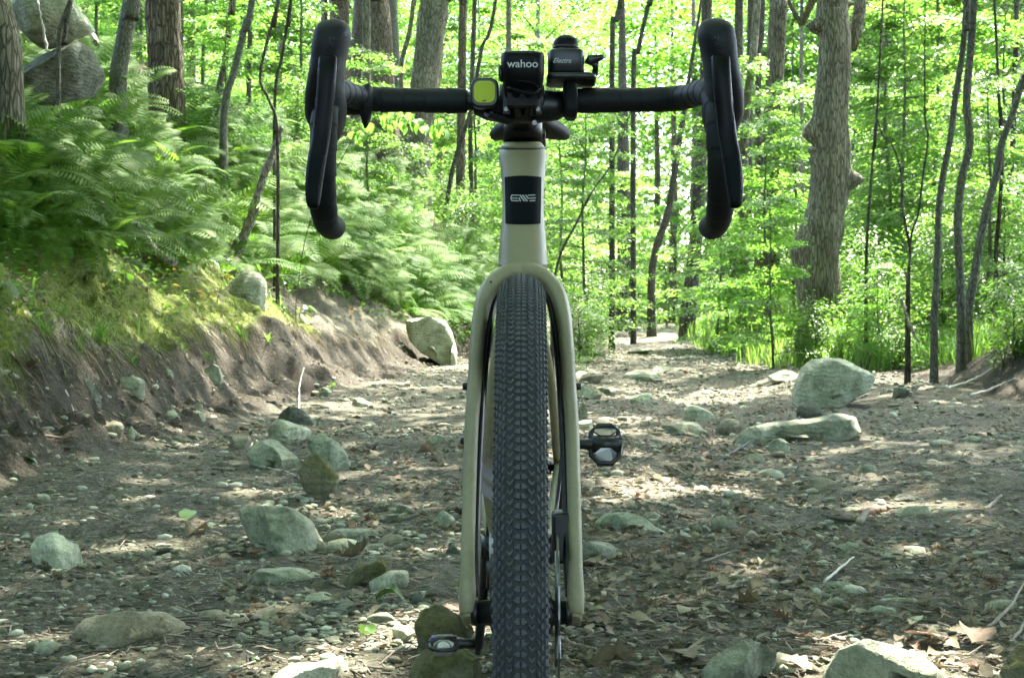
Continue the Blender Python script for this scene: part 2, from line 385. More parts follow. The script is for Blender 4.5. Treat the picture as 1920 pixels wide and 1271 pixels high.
def wheel(name, loc):
    wv = link(name, None, None, bike); wv.location = loc
    n = 140; rc = RW - .0255
    t = MB(); rings = []
    for i in range(n):
        a = 2 * math.pi * i / n; ring = []
        for j in range(24):
            b = 2 * math.pi * j / 24; rr = rc + .0225 * math.cos(b) + .0005
            ring.append((.0236 * math.sin(b), rr * math.cos(a), rr * math.sin(a)))
        rings.append(ring)
    t.loft(rings, closed=True); ty = part('tyre', t, M['tyre'], wv)
    k = MB(); rows = 256
    def block(a0, outline, h=.0021):
        # outline: (lateral arc, along) in metres; on the tyre crown
        V = []
        for top in (0, 1):
            for (s, q) in outline:
                s_ = s; ph = s_ / .0218; r_ = .0236 + (h * .62 if top else -.0008)
                if top: s_ = s; q = q * .92
                rr = rc + r_ * math.cos(ph); an = a0 + q / RW
                V.append((r_ * math.sin(ph), rr * math.cos(an), rr * math.sin(an)))
        m_ = len(outline); Fs = [tuple(range(m_, 2 * m_))]
        for j in range(m_): Fs.append((j, (j + 1) % m_, m_ + (j + 1) % m_, m_ + j))
        k.add(V, Fs, 0, False)
    mmx = .001
    for i in range(rows):
        a0 = 2 * math.pi * i / rows
        hp = math.pi / rows
        for s in (-1, 1):
            f = lambda L: [(s * x * mmx, y * mmx) for x, y in L]
            block(a0, f([(.7, -2.8), (3.3, -2.8), (3.3, -.8), (4.7, -.8), (4.7, 1.2), (3.3, 1.2), (3.3, 2.4), (.7, 2.4)]), .0030)
            block(a0 + hp, f([(6.0, -3.0), (8.3, .6), (10.6, -2.4), (10.6, -.2), (8.3, 3.2), (6.0, -.4)]), .0032)
            block(a0, f([(12.4, -2.6), (14.0, -3.0), (15.4, 1.4), (14.6, 2.8)]), .0034)
            block(a0 + hp, f([(16.8, -2.8), (18.4, -2.2), (18.0, 2.4), (17.0, 2.8)]), .0036)
            block(a0, f([(20.6, -3.2), (22.2, -3.0), (22.8, 1.8), (21.2, 2.6)]), .0038)
            block(a0 + hp, f([(25.0, -1.8), (28.5, -1.8), (28.5, 1.4), (25.0, 1.4)]), .0036)
    kn = part('tread', k, M['knob'], wv); kn['kind'] = 'stuff'
    r = MB(); rings = []
    for i in range(96):
        a = 2 * math.pi * i / 96
        rings.append([(x, rr * math.cos(a), rr * math.sin(a)) for x, rr in ((-.014, .320), (.014, .320), (.0145, .300), (.006, .270), (-.006, .270), (-.0145, .300))])
    r.loft(rings, closed=True); part('rim', r, M['black'], wv)
    h = MB(); h.tube([(-.05, 0, 0), (-.034, 0, 0), (-.03, 0, 0), (.03, 0, 0), (.034, 0, 0), (.05, 0, 0)], [.012, .014, .026, .026, .014, .012], 20); part('hub', h, M['black'], wv)
    for i in range(24):
        a = 2 * math.pi * i / 24; s = 1 if i % 2 else -1; a2 = a + s * .25
        m_ = MB(); m_.tube([(s * .028, .024 * math.cos(a2), .024 * math.sin(a2)), (0, .285 * math.cos(a), .285 * math.sin(a))], .001, 5)
        part('spoke', m_, M['dmetal'], wv)
    d = MB(); rings = []
    for i in range(60):
        a = 2 * math.pi * i / 60; q = .081 + .0018 * math.sin(i * math.pi * .5)
        rings.append([(.0385 + x, rr * math.cos(a), rr * math.sin(a)) for x, rr in ((-.0009, q), (.0009, q), (.0009, .064), (-.0009, .064))])
    d.loft(rings, closed=True, smooth=False)
    for i in range(5):
        a = 2 * math.pi * i / 5; d.tube([(.0385, .015 * math.cos(a + .4), .015 * math.sin(a + .4)), (.0385, .066 * math.cos(a), .066 * math.sin(a))], .003, 5)
    part('brake_rotor', d, M['metal'], wv)
    ax = MB(); ax.tube([(-.058, 0, 0), (.058, 0, 0)], .0075, 14); part('axle', ax, M['black'], wv)
    return wv
wheel('front_wheel', AX)
REAR = (0, 1.035, .392 + OZ)
rw = wheel('rear_wheel', REAR)
# ---- fork: legs are pale outside, black on the wheel side
def mir(L): return [(-x, y, z) for x, y, z in L]
legL = [(878.5, 1163, -.004), (877.5, 1150, 0), (876.5, 1120, .002), (877, 1060, .012), (878, 1000, .028), (880, 900, .055), (883, 800, .08), (888.5, 720, .102), (893, 650, .12), (898, 600, .135), (905, 565, .148), (915, 543, .160), (930, 526, .170), (950, 514, .178), (978, 508.5, .182)]
P = [bp(*p) for p in legL]; P = P + [( -x, y, z) for x, y, z in P[:-1]][::-1]
hw = [.0062, .0088, .0094, .0080, .0078, .0078, .0080, .0083, .0087, .0092, .0098, .0104, .011, .0118, .0125]; hw = hw + hw[:-1][::-1]
dp = [.010, .015, .017, .015, .016, .018, .020, .022, .024, .026, .027, .028, .029, .030, .030]; dp = dp + dp[:-1][::-1]
PP = spline([(*p, a, b) for p, a, b in zip(P, hw, dp)], 150)
fk = MB(); NS = 20
nP = len(PP)
fk.tube(PP[:, :3], list(PP[:, 3]), NS, r2=list(PP[:, 4]), side=(0, 1, 0), power=2.5,
        )
fork = part('fork', fk, M['sand'])
# black strip inside each leg: its dark carbon side and the shade there
for s in (-1, 1):
    wb = MB(); pts = []
    for (px, py, by) in [(889, 1118, .012), (892.5, 1060, .022), (893.5, 1000, .036), (896, 900, .066), (900.5, 800, .092), (905, 720, .115), (911, 650, .135), (917, 600, .15), (925, 565, .163), (936, 548, .172)]:
        q = bp(px, py, by); pts.append((q[0] * -s, q[1], q[2]))
    pts = spline(pts, 40)
    wb.tube(pts, .0042, 12, r2=.012, side=(0, 1, 0)); part('fork_shaded_inner_side', wb, M['black'])
    for (px, py, by) in [(869.5, 724, .115), (866, 826, .085), (864.5, 958, .05)]:
        if s > 0 and py > 730: continue
        q = bp(px, py, by); b_ = MB(); b_.tube([(q[0] * (-s) + s * .006, q[1], q[2]), (q[0] * (-s) - (-s) * (.002) * (1) * 1, q[1], q[2])] if 0 else [((abs(q[0]) - .010) * s, q[1], q[2]), ((abs(q[0]) + .0022) * s, q[1], q[2])], [.005, .0042], 12); part('mount_bolt', b_, M['black'])
    d_ = MB(); d_.tube([(s * .047, 0, AX[2]), (s * .0535, 0, AX[2])], [.015, .013], 20); part('dropout', d_, M['black'])
q = bp(918.5, 528.5, .126); hb = MB(); hb.tube([q, (q[0], q[1] + .022, q[2])], .0014, 10); part('bolt_hole', hb, M['black'])
# brake caliper, hoses behind the image-right leg
cp = MB(); cp.box((.044, .045, AX[2] + .075), (.022, .04, .055)); part('brake_caliper', cp, M['black'], bev=.004)
cp = MB(); cp.tube(spline([bp(1040, 985, .06), bp(1043, 940, .10), bp(1050, 880, .12), bp(1056, 800, .12)], 16), .0025, 8); part('brake_hose', cp, M['black'])
# ---- head tube
HT = [(978, 94 / 2, 497, .190), (978, 92 / 2, 480, .196), (978, 88.5 / 2, 450, .205), (978, 79 / 2, 400, .221), (978, 79 / 2, 355, .236), (977.5, 85 / 2, 318, .247), (977.5, 91 / 2, 292, .255), (977, 89 / 2, 280, .258), (977, 84 / 2, 273.5, .260), (977, 83 / 2, 272, .260)]
def htring(cx, hwpx, py, byf, n=28, dep=1.15, dy=0):
    Y = BY + byf; hwm = hwpx * Y / F; c = bp(cx, py, byf); r = []
    back = byf + hwm * dep
    for j in range(n):
        a = 2 * math.pi * j / n; x = math.cos(a); y = math.sin(a)
        x = math.copysign(abs(x) ** .85, x)
        r.append((c[0] + hwm * x, back - hwm * dep * y * (-1) - 0, c[2] + .30 * hwm * y * (1) * .6))
    return r
HTs = spline([(a, b, c, d) for a, b, c, d in HT], 40)
ht = MB(); ht.loft([htring(a, b, c, d - .03) for a, b, c, d in HTs]); part('head_tube', ht, M['sand'])
cap = MB(); cap.loft([htring(977, 41.5, 271, .231), htring(977, 40, 268, .231), htring(977, 36, 264, .232), htring(977, 32, 261.5, .235)]); part('headset_cap', cap, M['sand'])
cap = MB(); cap.loft([htring(977, 42.8, 273.6, .2300), htring(977, 42.8, 270.8, .2300)]); part('headset_seam', cap, M['black'])
cap = MB(); cap.loft([htring(978, 47.5, 494.0, .160), htring(978, 47.5, 491.2, .160)]); part('crown_seam', cap, M['black'])
# badge panel wrapped on the front of the head tube
def ht_front(x, py, off=.0):
    """point on the head tube's front surface for bike-local x offset (in px) and photo row"""
    i = np.interp(py, HTs[::-1, 2], np.arange(len(HTs))[::-1]); k = int(i); f = i - k; k2 = min(k + 1, len(HTs) - 1)
    a, b, c, d = HTs[k] * (1 - f) + HTs[k2] * f; d -= .03
    Y = BY + d; hwm = b * Y / F; c_ = bp(a, py, d); X = x * Y / F; u = max(-.98, min(.98, X / hwm)); u_ = math.copysign(abs(u) ** (1 / .85), u)
    y = -math.sqrt(max(0, 1 - u_ * u_))
    return (c_[0] + X, d + hwm * 1.15 + hwm * 1.15 * y - off, c_[2] + .18 * hwm * y)
pn = MB(); V = []; nx, ny = 14, 16
for j in range(ny + 1):
    for i in range(nx + 1):
        sx = -1 + 2 * i / nx; py = 322 + (414 - 322) * j / ny
        hwp = 34.8 - 1.6 * j / ny
        V.append(ht_front(sx * hwp, py + 4 * (abs(sx) ** 2) * (1 if j < 3 else 0) - 0, .0010))
pn.add(V, [(j * (nx + 1) + i, (j + 1) * (nx + 1) + i, (j + 1) * (nx + 1) + i + 1, j * (nx + 1) + i + 1) for j in range(ny) for i in range(nx)])
badge = part('badge_panel', pn, M['panel'])
def decal(polys, name, mat, parent, off=.0018):
    m_ = MB()
    for poly in polys: m_.add([ht_front(x, y, off) for x, y in poly], [tuple(range(len(poly)))[::-1]], 0, False)
    return part(name, m_, mat, parent)
def bar(x0, x1, y, t=1.9): return [(x0, y - t / 2), (x1, y - t / 2), (x1, y + t / 2), (x0, y + t / 2)]
lg = [bar(-21.5, -8, 359.6), [(-8, 358.6), (-4.5, 358.6), (4.5, 370.8), (1, 370.8)], bar(-24, -10, 365.2, 2.0), bar(-21.5, -8, 370.0, 2.0), [(-24, 363.8), (-21.5, 358.7), (-19.5, 358.7), (-22, 364)], [(-24, 366), (-21.6, 366), (-19.5, 371), (-21.8, 371)],
      [(-9, 363.9), (-6.4, 363.9), (-3.6, 371), (-6.2, 371)],
      [(-2.6, 358.6), (.6, 358.6), (9.5, 371), (6.2, 371)], [(3.2, 358.6), (6.2, 358.6), (11.6, 366.2), (8.8, 366.6)], bar(9, 23, 359.6), bar(10.5, 24, 365.2, 2.0), bar(12, 23, 370.0, 2.0)]
decal(lg, 'emblem_lettering', M['print'], badge)
# ---- frame tubes
fr = MB()
dt = [bp(978, 520, .235), bp(975, 640, .25), bp(972, 760, .32), bp(970, 850, .40), bp(972, 920, .48), bp(980, 990, .585)]
BBp = (0.0, .60, .315 + OZ)
dtp = [(0, .22, .74), (-.004, .27, .69), (-.014, .33, .62), (-.018, .40, .54), (-.018, .47, .46), (-.010, .54, .38), BBp]
A_ = spline([(*p, a, b) for p, a, b in zip(dtp, [.024, .024, .027, .034, .039, .039, .038], [.030, .032, .034, .036, .036, .036, .034])], 40)
fr.tube(A_[:, :3], list(A_[:, 3]), 20, r2=list(A_[:, 4]), side=(0, 1, .9), power=2.6); part('down_tube', fr, M['sand'])
fr = MB(); fr.tube([(0, .28, .85), (0, .5, .83), (0, .76, .79)], [.022, .019, .017], 16); part('top_tube', fr, M['sand'])
fr = MB(); fr.tube([BBp, (0, .70, .56), (0, .78, .82)], [.024, .018, .018], 16); part('seat_tube', fr, M['sand'])
for s in (-1, 1):
    fr = MB(); fr.tube(spline([(s * .03, .61, BBp[2]), (s * .042, .70, .34), (s * .055, .85, .37), (s * .068, 1.035, REAR[2])], 12), [.014] * 12, 12, r2=.017, side=(0, 0, 1)); part('chain_stay', fr, M['sand'])
    fr = MB(); fr.tube(spline([(s * .014, .75, .72), (s * .045, .88, .58), (s * .062, 1.035, REAR[2])], 12), .008, 10); part('seat_stay', fr, M['sand'])
fr = MB(); fr.tube([(-.045, .6, BBp[2]), (.045, .6, BBp[2])], .023, 20); part('bottom_bracket', fr, M['black'])
# pale patch low on the down tube's image-left side: lettering with sunlight put in
wb = MB(); V = []
for j in range(9):
    t = j / 8; k = int(22 + t * 5); c = A_[k]
    for i in range(5):
        u = i / 4; V.append((c[0] - c[3] * (.99 - .45 * u), c[1] - .026 - .012 * u, c[2] - .012 - .012 * u))
wb.add(V, [(j * 5 + i, j * 5 + i + 1, (j + 1) * 5 + i + 1, (j + 1) * 5 + i) for j in range(8) for i in range(4)]); part('sunlit_lettering_patch', wb, M['white'])
# ---- drivetrain
cr = MB(); rings = []
for i in range(168):
    a = 2 * math.pi * i / 168; q = .084 + (.0026 if (i % 4) in (0, 1) else -.0016)
    rings.append([(-.044 + x, .6 + rr * math.cos(a), BBp[2] + rr * math.sin(a)) for x, rr in ((-.0018, q), (.0018, q), (.0018, .062), (-.0018, .062))])
cr.loft(rings, closed=True, smooth=False)
for i in range(5):
    a = 2 * math.pi * i / 5 + .3; cr.tube([(-.045, .6, BBp[2]), (-.045, .6 + .066 * math.cos(a), BBp[2] + .066 * math.sin(a))], [.010, .007], 8)
part('chainring', cr, M['black'])
chn = empty('chain'); chn.parent = bike
lm = MB(); lm.box((0, 0, 0), (.006, .0105, .0075)); lme = lm.mesh('chain_link'); lme.materials.append(M['metal'])
loop = []
for i in range(40): a = math.pi / 2 + math.pi * i / 39; loop.append((.6 + .087 * math.cos(a), BBp[2] + .087 * math.sin(a)))
loop += [(.6 + (1.035 - .6) * t, BBp[2] - .087 + .045 * t) for t in np.linspace(.02, 1, 34)]
loop += [(1.035 + .04 * math.cos(a), REAR[2] + .04 * math.sin(a)) for a in np.linspace(-math.pi / 2, math.pi / 2, 14)]
loop += [(1.035 + (.6 - 1.035) * t, REAR[2] + .04 + (BBp[2] + .087 - REAR[2] - .04) * t) for t in np.linspace(.03, .97, 34)]
for i, (y, z) in enumerate(loop):
    y2, z2 = loop[(i + 1) % len(loop)]
    o = bpy.data.objects.new('link', lme); col.objects.link(o); o.parent = chn; o.location = (-.044, y, z); o.rotation_euler = (math.atan2(z2 - z, y2 - y), 0, 0)
cs = MB(); cs.tube([(-.050, 1.035, REAR[2]), (-.036, 1.035, REAR[2])], [.045, .06], 30); cs.tube([(-.036, 1.035, REAR[2]), (-.022, 1.035, REAR[2])], [.06, .072], 30); part('cassette', cs, M['dmetal'])
rd = MB(); rd.box((-.06, 1.06, REAR[2] - .06), (.025, .04, .06)); rd.tube([(-.05, 1.06, REAR[2] - .08), (-.05, 1.03, REAR[2] - .15)], .012, 8); part('rear_derailleur', rd, M['black'], bev=.004)
fd = MB(); fd.box((-.062, .52, .455), (.018, .05, .045)); part('front_guide', fd, M['black'], bev=.005)
CA = R(20)
for s in (-1, 1):
    # image-left arm points down and back, image-right arm up and forward
    dy, dz = (.17 * math.sin(CA) * -s, .165 * math.cos(CA) * s + .003)
    p0 = Vector((s * .052, .6, BBp[2])); p1 = Vector((s * .066, .6 + dy, BBp[2] + dz))
    c_ = MB(); c_.tube([p0 - (p1 - p0) * .12, p0, p0.lerp(p1, .5), p1, p1 + (p1 - p0) * .10], [.010, .014, .011, .011, .006], 14, r2=[.006, .009, .007, .0075, .004]); c_.tube([(s * .036, .6, BBp[2]), (s * .06, .6, BBp[2])], .018, 18)
    part('crank_arm', c_, M['black'])
    pd = empty('pedal', p1 + Vector((s * .0025, 0, 0))); pd.parent = bike; pd.scale = (.86, .86, .86)
    a_ = MB(); a_.tube([(s * .004, 0, 0), (s * .022, 0, 0), (s * .03, 0, 0), (s * .085, 0, 0)], [.0085, .0085, .0105, .0075], 16); part('spindle', a_, M['black'], pd)
    a_ = MB(); a_.tube([(s * .036, 0, 0), (s * .080, 0, 0)], .0145, 14); part('barrel', a_, M['black'], pd)
    tilt = R(62) if s > 0 else R(8)
    ca, sa = math.cos(tilt), math.sin(tilt)
    T = lambda x, l, h: (s * x, l * ca - h * sa, l * sa + h * ca)
    cg = MB()
    for sg in (-1, 1):
        cg.tube([T(.034, .004 * sg, 0), T(.034, .020 * sg, 0), T(.047, .034 * sg, 0), T(.068, .034 * sg, 0), T(.080, .022 * sg, 0), T(.082, .004 * sg, 0)], [.0048, .0045, .0042, .0042, .0045, .0048], 10)
    part('cage', cg, M['dmetal'], pd)
    for sg in (-1, 1):
        bd = MB(); bd.add([T(.044, .036 * sg, -.003), T(.071, .036 * sg, -.003), T(.076, .020 * sg, .008), T(.066, .011 * sg, .011), T(.049, .011 * sg, .011), T(.039, .020 * sg, .008)] +
                          [T(.044, .036 * sg, -.010), T(.071, .036 * sg, -.010), T(.076, .020 * sg, .001), T(.066, .011 * sg, .003), T(.049, .011 * sg, .003), T(.039, .020 * sg, .001)],
                          [(0, 1, 2, 3, 4, 5), (11, 10, 9, 8, 7, 6)] + [(i, (i + 1) % 6, 6 + (i + 1) % 6, 6 + i) for i in range(6)], 0, False)
        part('cleat_binding', bd, M['metal'], pd, bev=.0008)
    if s < 0:
        lp = MB(); lp.tube([T(.058 + .0135 * math.cos(a), -.028, .0135 * math.sin(a) + .002) for a in np.linspace(0, 2 * math.pi, 24, endpoint=False)], .0012, 8, closed=True); part('release_loop', lp, M['metal'], pd)
# ---- spacer, stem, bars
sp = MB(); rr_ = [(977, 31.5, 263), (977, 32, 240), (977, 31, 219)]
sp.tube([bp(977, 266, .262), bp(977, 240, .265), bp(977, 214, .268)], [.0206, .0208, .0208], 24, r2=.024); part('headset_spacer', sp, M['black'])
BZ = .906 + OZ
st = MB(); st.tube(spline([(0, .275, BZ - .006), (0, .22, BZ - .004), (0, .175, BZ)], 8), [.022, .021, .020, .019, .0185, .0185, .0185, .0185], 20, power=2.6); part('stem', st, M['black'])
st = MB(); st.tube([(-.026, .16, BZ - .001), (.026, .16, BZ - .001)], .0205, 24); st.box((0, .137, BZ - .002), (.046, .01, .036)); part('faceplate', st, M['black'], bev=.0015)
for sx in (-1, 1):
    for sz in (-1, 1):
        b_ = MB(); b_.tube([(sx * .018, .128, BZ - .002 + sz * .012), (sx * .018, .134, BZ - .002 + sz * .012)], .0027, 10); part('faceplate_bolt', b_, M['metal'])
for sx in (-.0145, .0145):
    b_ = MB(); b_.tube([(sx, .140, BZ - .028), (sx, .150, BZ - .027)], .0028, 10); part('clamp_bolt', b_, M['metal'])
half = [(0, .16, BZ), (-.06, .16, BZ), (-.10, .160, BZ + .0005), (-.15, .158, BZ + .001), (-.178, .150, BZ + .001), (-.192, .125, BZ), (-.200, .09, BZ - .001), (-.206, .05, BZ - .008), (-.211, .018, BZ - .03), (-.2115, .006, BZ - .062), (-.2125, .008, BZ - .095), (-.2155, .030, BZ - .127), (-.2180, .070, BZ - .1445), (-.2190, .110, BZ - .148), (-.2195, .145, BZ - .148)]
full = half[::-1] + [(-x, y, z) for x, y, z in half[1:]]
HB = spline(full, 150)
hb = MB(); hb.tube(HB, .0112, 16); handle = part('handlebar', hb, M['black'])
# bulging centre of the bar
cb = MB(); cb.tube([(-.055, .16, BZ - .004), (-.04, .16, BZ - .006), (-.02, .16, BZ - .006), (.02, .16, BZ - .006), (.04, .16, BZ - .006), (.055, .16, BZ - .004)], [.0115, .017, .020, .020, .017, .0115], 18); part('bar_centre', cb, M['black'])
for s in (-1, 1):
    seg = np.array([p for p in HB if p[0] * s > .052]);
    if s > 0: seg = seg
    else: seg = seg[::-1]
    # overlapping wraps: radius steps along the bar
    L = np.concatenate([[0], np.cumsum(np.linalg.norm(np.diff(seg, axis=0), axis=1))]); tt = np.arange(0, L[-1], .0016)
    S = np.stack([np.interp(tt, L, seg[:, c]) for c in range(3)], -1)
    pitch = .026
    rad = [.0139 + .0009 * ((t / pitch) % 1.0) + (.0004 * math.sin(t * 70)) - (.0028 if t < .003 else 0) for t in tt]
    tp = MB(); tp.tube(S, rad, 18); part('bar_tape', tp, M['tape'])
    ec = MB(); e = S[-1]; ec.tube([e, (e[0], e[1] + .006, e[2])], [.0148, .012], 18); part('bar_end_plug', ec, M['black'])
# ---- brake hoods and levers (image-left outline; mirrored for the right)
HOOD = [(38.5, 617, 636, .005, .010), (41, 606, 646, .004, .014), (48, 596, 653.5, .002, .020), (58, 590, 656.5, .000, .024), (72, 587, 657, .0, .027), (92, 585, 652, .002, .030), (113, 583, 647.5, .008, .034), (140, 579.5, 644.5, .016, .040), (160, 576.5, 643, .025, .045), (185, 573.5, 646, .04, .052), (205, 573, 647.5, .05, .052), (222, 574, 646, .056, .046), (236, 579, 643.5, .058, .036), (252, 584, 639, .055, .024), (262, 588, 634, .052, .012)]
BLADE = [(104, 600, 630, -.024, .004), (110, 597.5, 632, -.026, .006), (130, 596, 631.5, -.029, .008), (165, 594, 629, -.030, .010), (200, 591.5, 625, -.030, .011), (235, 587, 621.5, -.032, .010), (262, 583.5, 618.5, -.036, .009), (290, 578, 614, -.042, .008), (320, 574, 609.5, -.048, .007), (350, 572.5, 605, -.053, .007), (375, 574, 601.5, -.056, .006), (386, 577, 599, -.057, .005), (391, 582, 596, -.057, .003)]
def px_loft(rows, s, n, nn, base, power=2.4, grow=0.0):
    A = spline(rows, nn); m_ = MB(); rings = []
    for (py, x0, x1, yc, hd) in A:
        Yc = base + yc; l = bp(x0, py, Yc); r = bp(x1, py, Yc); cx = (l[0] + r[0]) / 2; hx = (r[0] - l[0]) / 2 + grow
        ring = []
        for j in range(n):
            a = 2 * math.pi * j / n; c = math.copysign(abs(math.cos(a)) ** (2 / power), math.cos(a)); q = math.copysign(abs(math.sin(a)) ** (2 / power), math.sin(a))
            X = cx + hx * c; X = X if s < 0 else -X + .0052
            ring.append((X, Yc + hd * q, l[2]))
        rings.append(ring)
    m_.loft(rings); return m_
for s in (-1, 1):
    lv = link('brake_lever', None, None, bike)
    part('hood', px_loft(HOOD, s, 24, 60, .0), M['rubber'], lv)
    part('lever_blade', px_loft(BLADE, s, 20, 50, .0), M['gloss'], lv)
    # satin lower paddle and the pale edge line of the blade
    PAD = [(292, 580, 609, -.0535, .004), (320, 577, 604.5, -.0585, .0045), (350, 576, 600, -.0625, .004), (372, 577.5, 597, -.0655, .003), (383, 581, 594, -.066, .002)]
    part('shift_paddle', px_loft(PAD, s, 16, 20, .0), M['panel'], lv)
    EDG = [(182, 627, 628.2, -.034, .0006), (212, 622.5, 623.6, -.036, .0006), (240, 619.5, 620.6, -.038, .0006), (280, 613.5, 614.6, -.046, .0006), (320, 607, 608.1, -.054, .0006), (360, 601, 602.1, -.061, .0006), (386, 596, 597.1, -.064, .0006)]
    part('blade_edge', px_loft(EDG, s, 6, 30, .0), M['dmetal'], lv)
    hl = px_loft([(183, 591.2, 592.6, -.030, .0008), (190, 590.6, 592, -.033, .0008), (240, 589.0, 590.0, -.040, .0008)], s, 6, 10, 0); part('pivot_seam', hl, M['dmetal'], lv)
    # recessed frame of the blade top
    FRM = [(101, 597, 633, -.0235, .003), (104, 596.5, 633.5, -.0245, .003)]
    # faint hood emblem: rune-like strokes
    em = MB(); cx, cyp = 619, 76
    for (x0, y0, x1, y1) in [(-9, -3, 0, -3), (-8, 3, 0, 3), (0, -8, 0, 6), (0, 6, -5, 13), (0, 6, 6, 13), (1, 0, 7, -7), (7, -4, 12, -1), (-2, 1, 4, 8)]:
        pa = bp(cx + x0, cyp + y0, -.0285 + .0025 * abs(x0) / 12); pb = bp(cx + x1, cyp + y1, -.0285 + .0025 * abs(x1) / 12)
        fx = (lambda p: p) if s < 0 else (lambda p: (-p[0] + .0052, p[1], p[2]))
        em.tube([fx(pa), fx(pb)], .0004, 5)
    part('hood_emblem', em, M['dimprint'], lv)
# black flap wrapped under the image-left bar beside the hood
fl = MB(); fl.tube([bp(690, 168, .142), bp(687, 190, .135), bp(684, 213, .140), bp(687, 228, .15)], [.005, .007, .0065, .003], 12, r2=.012); fl.tube([bp(648, 190, .15), bp(682, 190, .148)], .0160, 16); part('tape_flap', fl, M['tape'])
# ---- front light with yellow face
lt = empty('front_light', (0, 0, 0)); lt.parent = bike
def rrect(cx, cz, y, hx, hz, r, n=6):
    out = []
    for (sx, sz, a0) in ((1, 1, 0), (-1, 1, 90), (-1, -1, 180), (1, -1, 270)):
        for k in range(n):
            a = R(a0 + 90 * k / (n - 1)); out.append((cx + sx * (hx - r) + r * math.cos(a), y, cz + sz * (hz - r) + r * math.sin(a)))
    return out
lc = bp(907, 174, .105)
b_ = MB(); k_ = (BY + .105) / F
b_.loft([rrect(lc[0], lc[2], .125, 25 * k_, 27 * k_, .009), rrect(lc[0], lc[2], .108, 26.5 * k_, 28.5 * k_, .010), rrect(lc[0], lc[2], .104, 25 * k_, 27 * k_, .009), rrect(lc[0], lc[2], .1035, 22.5 * k_, 24 * k_, .008)]); part('housing', b_, M['black'], lt)
b_ = MB(); b_.loft([rrect(lc[0], lc[2] + .0003, .106, 20 * k_, 20.5 * k_, .007), rrect(lc[0], lc[2] + .0003, .1022, 20 * k_, 20.5 * k_, .007), rrect(lc[0], lc[2] + .0003, .1018, 19 * k_, 19.5 * k_, .0065)]); part('lens', b_, M['lens'], lt)
b_ = MB(); b_.box((lc[0], .1012, lc[2] - 16 * k_), (.0050, .0006, .0011)); part('lens_mark', b_, M['dimprint'], lt)
b_ = MB(); b_.tube([(lc[0], .125, lc[2]), (lc[0] + .004, .15, BZ - .004)], .010, 12); b_.tube(spline([(lc[0] + .003, .12, lc[2] - .02), (lc[0] + .013, .13, BZ - .022), (lc[0] + .03, .14, BZ - .026)], 8), .006, 10); part('bracket', b_, M['black'], lt)
# ---- cycle computer with its mount
cc = empty('cycle_computer'); cc.parent = bike
def pxring(y, x0, x1, py, r=.006): pass
def slab(rows, name, mat, parent, n=20, power=4):
    m_ = MB(); rings = []
    for (py, x0, x1, yf, yb) in rows:
        l = bp(x0, py, yf); r = bp(x1, py, yf); ring = []
        for j in range(n):
            a = 2 * math.pi * j / n; c = math.copysign(abs(math.cos(a)) ** (2 / power), math.cos(a)); q = math.copysign(abs(math.sin(a)) ** (2 / power), math.sin(a))
            ring.append(((l[0] + r[0]) / 2 + (r[0] - l[0]) / 2 * c, (yf + yb) / 2 + (yb - yf) / 2 * q, l[2]))
        rings.append(ring)
    m_.loft(rings); return part(name, m_, mat, parent)
slab([(95.5, 944, 1014, .078, .115), (97, 938.5, 1019, .072, .125), (102, 937.3, 1020.3, .070, .13), (125, 937.5, 1020, .070, .13), (140, 940, 1019, .071, .128), (158, 942.5, 1016.5, .076, .12), (172, 945, 1015, .082, .115), (182, 948, 1012, .09, .11)], 'body', M['gloss'], cc)
slab([(95, 948, 1010, .085, .12), (97.5, 941, 1017, .078, .128), (99.5, 941, 1017, .0695, .13), (101, 941, 1017, .0693, .13)], 'top_edge', M['rubber'], cc)
slab([(122, 933.5, 940, .085, .1), (126, 932.8, 940, .083, .1), (143, 933, 941, .083, .1), (150, 936, 942, .085, .1)], 'side_button', M['black'], cc)
m_ = MB(); m_.tube(spline([bp(960, 158, .082), bp(978, 153, .072), bp(1000, 158, .076), bp(1010, 168, .085)], 14), .0014, 8); m_.tube(spline([bp(952, 165, .08), bp(975, 172, .068), bp(1000, 176, .07), bp(1014, 164, .08)], 14), .0018, 8); m_.tube([bp(966, 170, .08), bp(968, 214, .125)], .005, 10); m_.tube([bp(990, 170, .08), bp(990, 214, .125)], .005, 10); m_.tube([bp(955, 206, .128), bp(1003, 206, .128)], .0075, 12)
m_.box(bp(978, 186, .10), (.034, .03, .018)); part('mount', m_, M['gloss'], cc)
def text_mesh(s, size, ext=.0002, shear=0, space=1.0):
    c = bpy.data.curves.new('lettering', 'FONT'); c.body = s; c.size = size; c.extrude = ext; c.shear = shear; c.space_character = space
    c.align_x = 'CENTER'; c.align_y = 'CENTER'; c.offset = size * .012
    o = bpy.data.objects.new('lettering', c); col.objects.link(o)
    dg = bpy.context.evaluated_depsgraph_get(); me = bpy.data.meshes.new_from_object(o.evaluated_get(dg)); bpy.data.objects.remove(o); bpy.data.curves.remove(c)
    return me
def put_text(s, px, py, by, wpx, parent, mat, name='lettering', shear=0, stretch=1.0):
    me = text_mesh(s, .02, shear=shear); xs = [v.co.x for v in me.vertices]; wd = max(xs) - min(xs); k = wpx * (BY + by) / F / wd
    me.transform(Matrix.Diagonal((k, k * stretch, 1, 1))); me.materials.append(mat)
    o = link(name, me, None, parent); o.location = bp(px, py, by); o.rotation_euler = (R(90), 0, 0); return o
put_text('wahoo', 979, 120.5, .0688, 58, cc, M['print'], stretch=.95)
m_ = MB()
for k, rr in enumerate((.0012, .0024, .0036)):
    c0 = bp(999.5, 116, .0688); m_.tube([(c0[0] + rr * math.cos(R(a)), c0[1], c0[2] + rr * math.sin(R(a))) for a in (20, 40, 60, 80)], .00022, 5)
part('signal_mark', m_, M['dimprint'], cc)
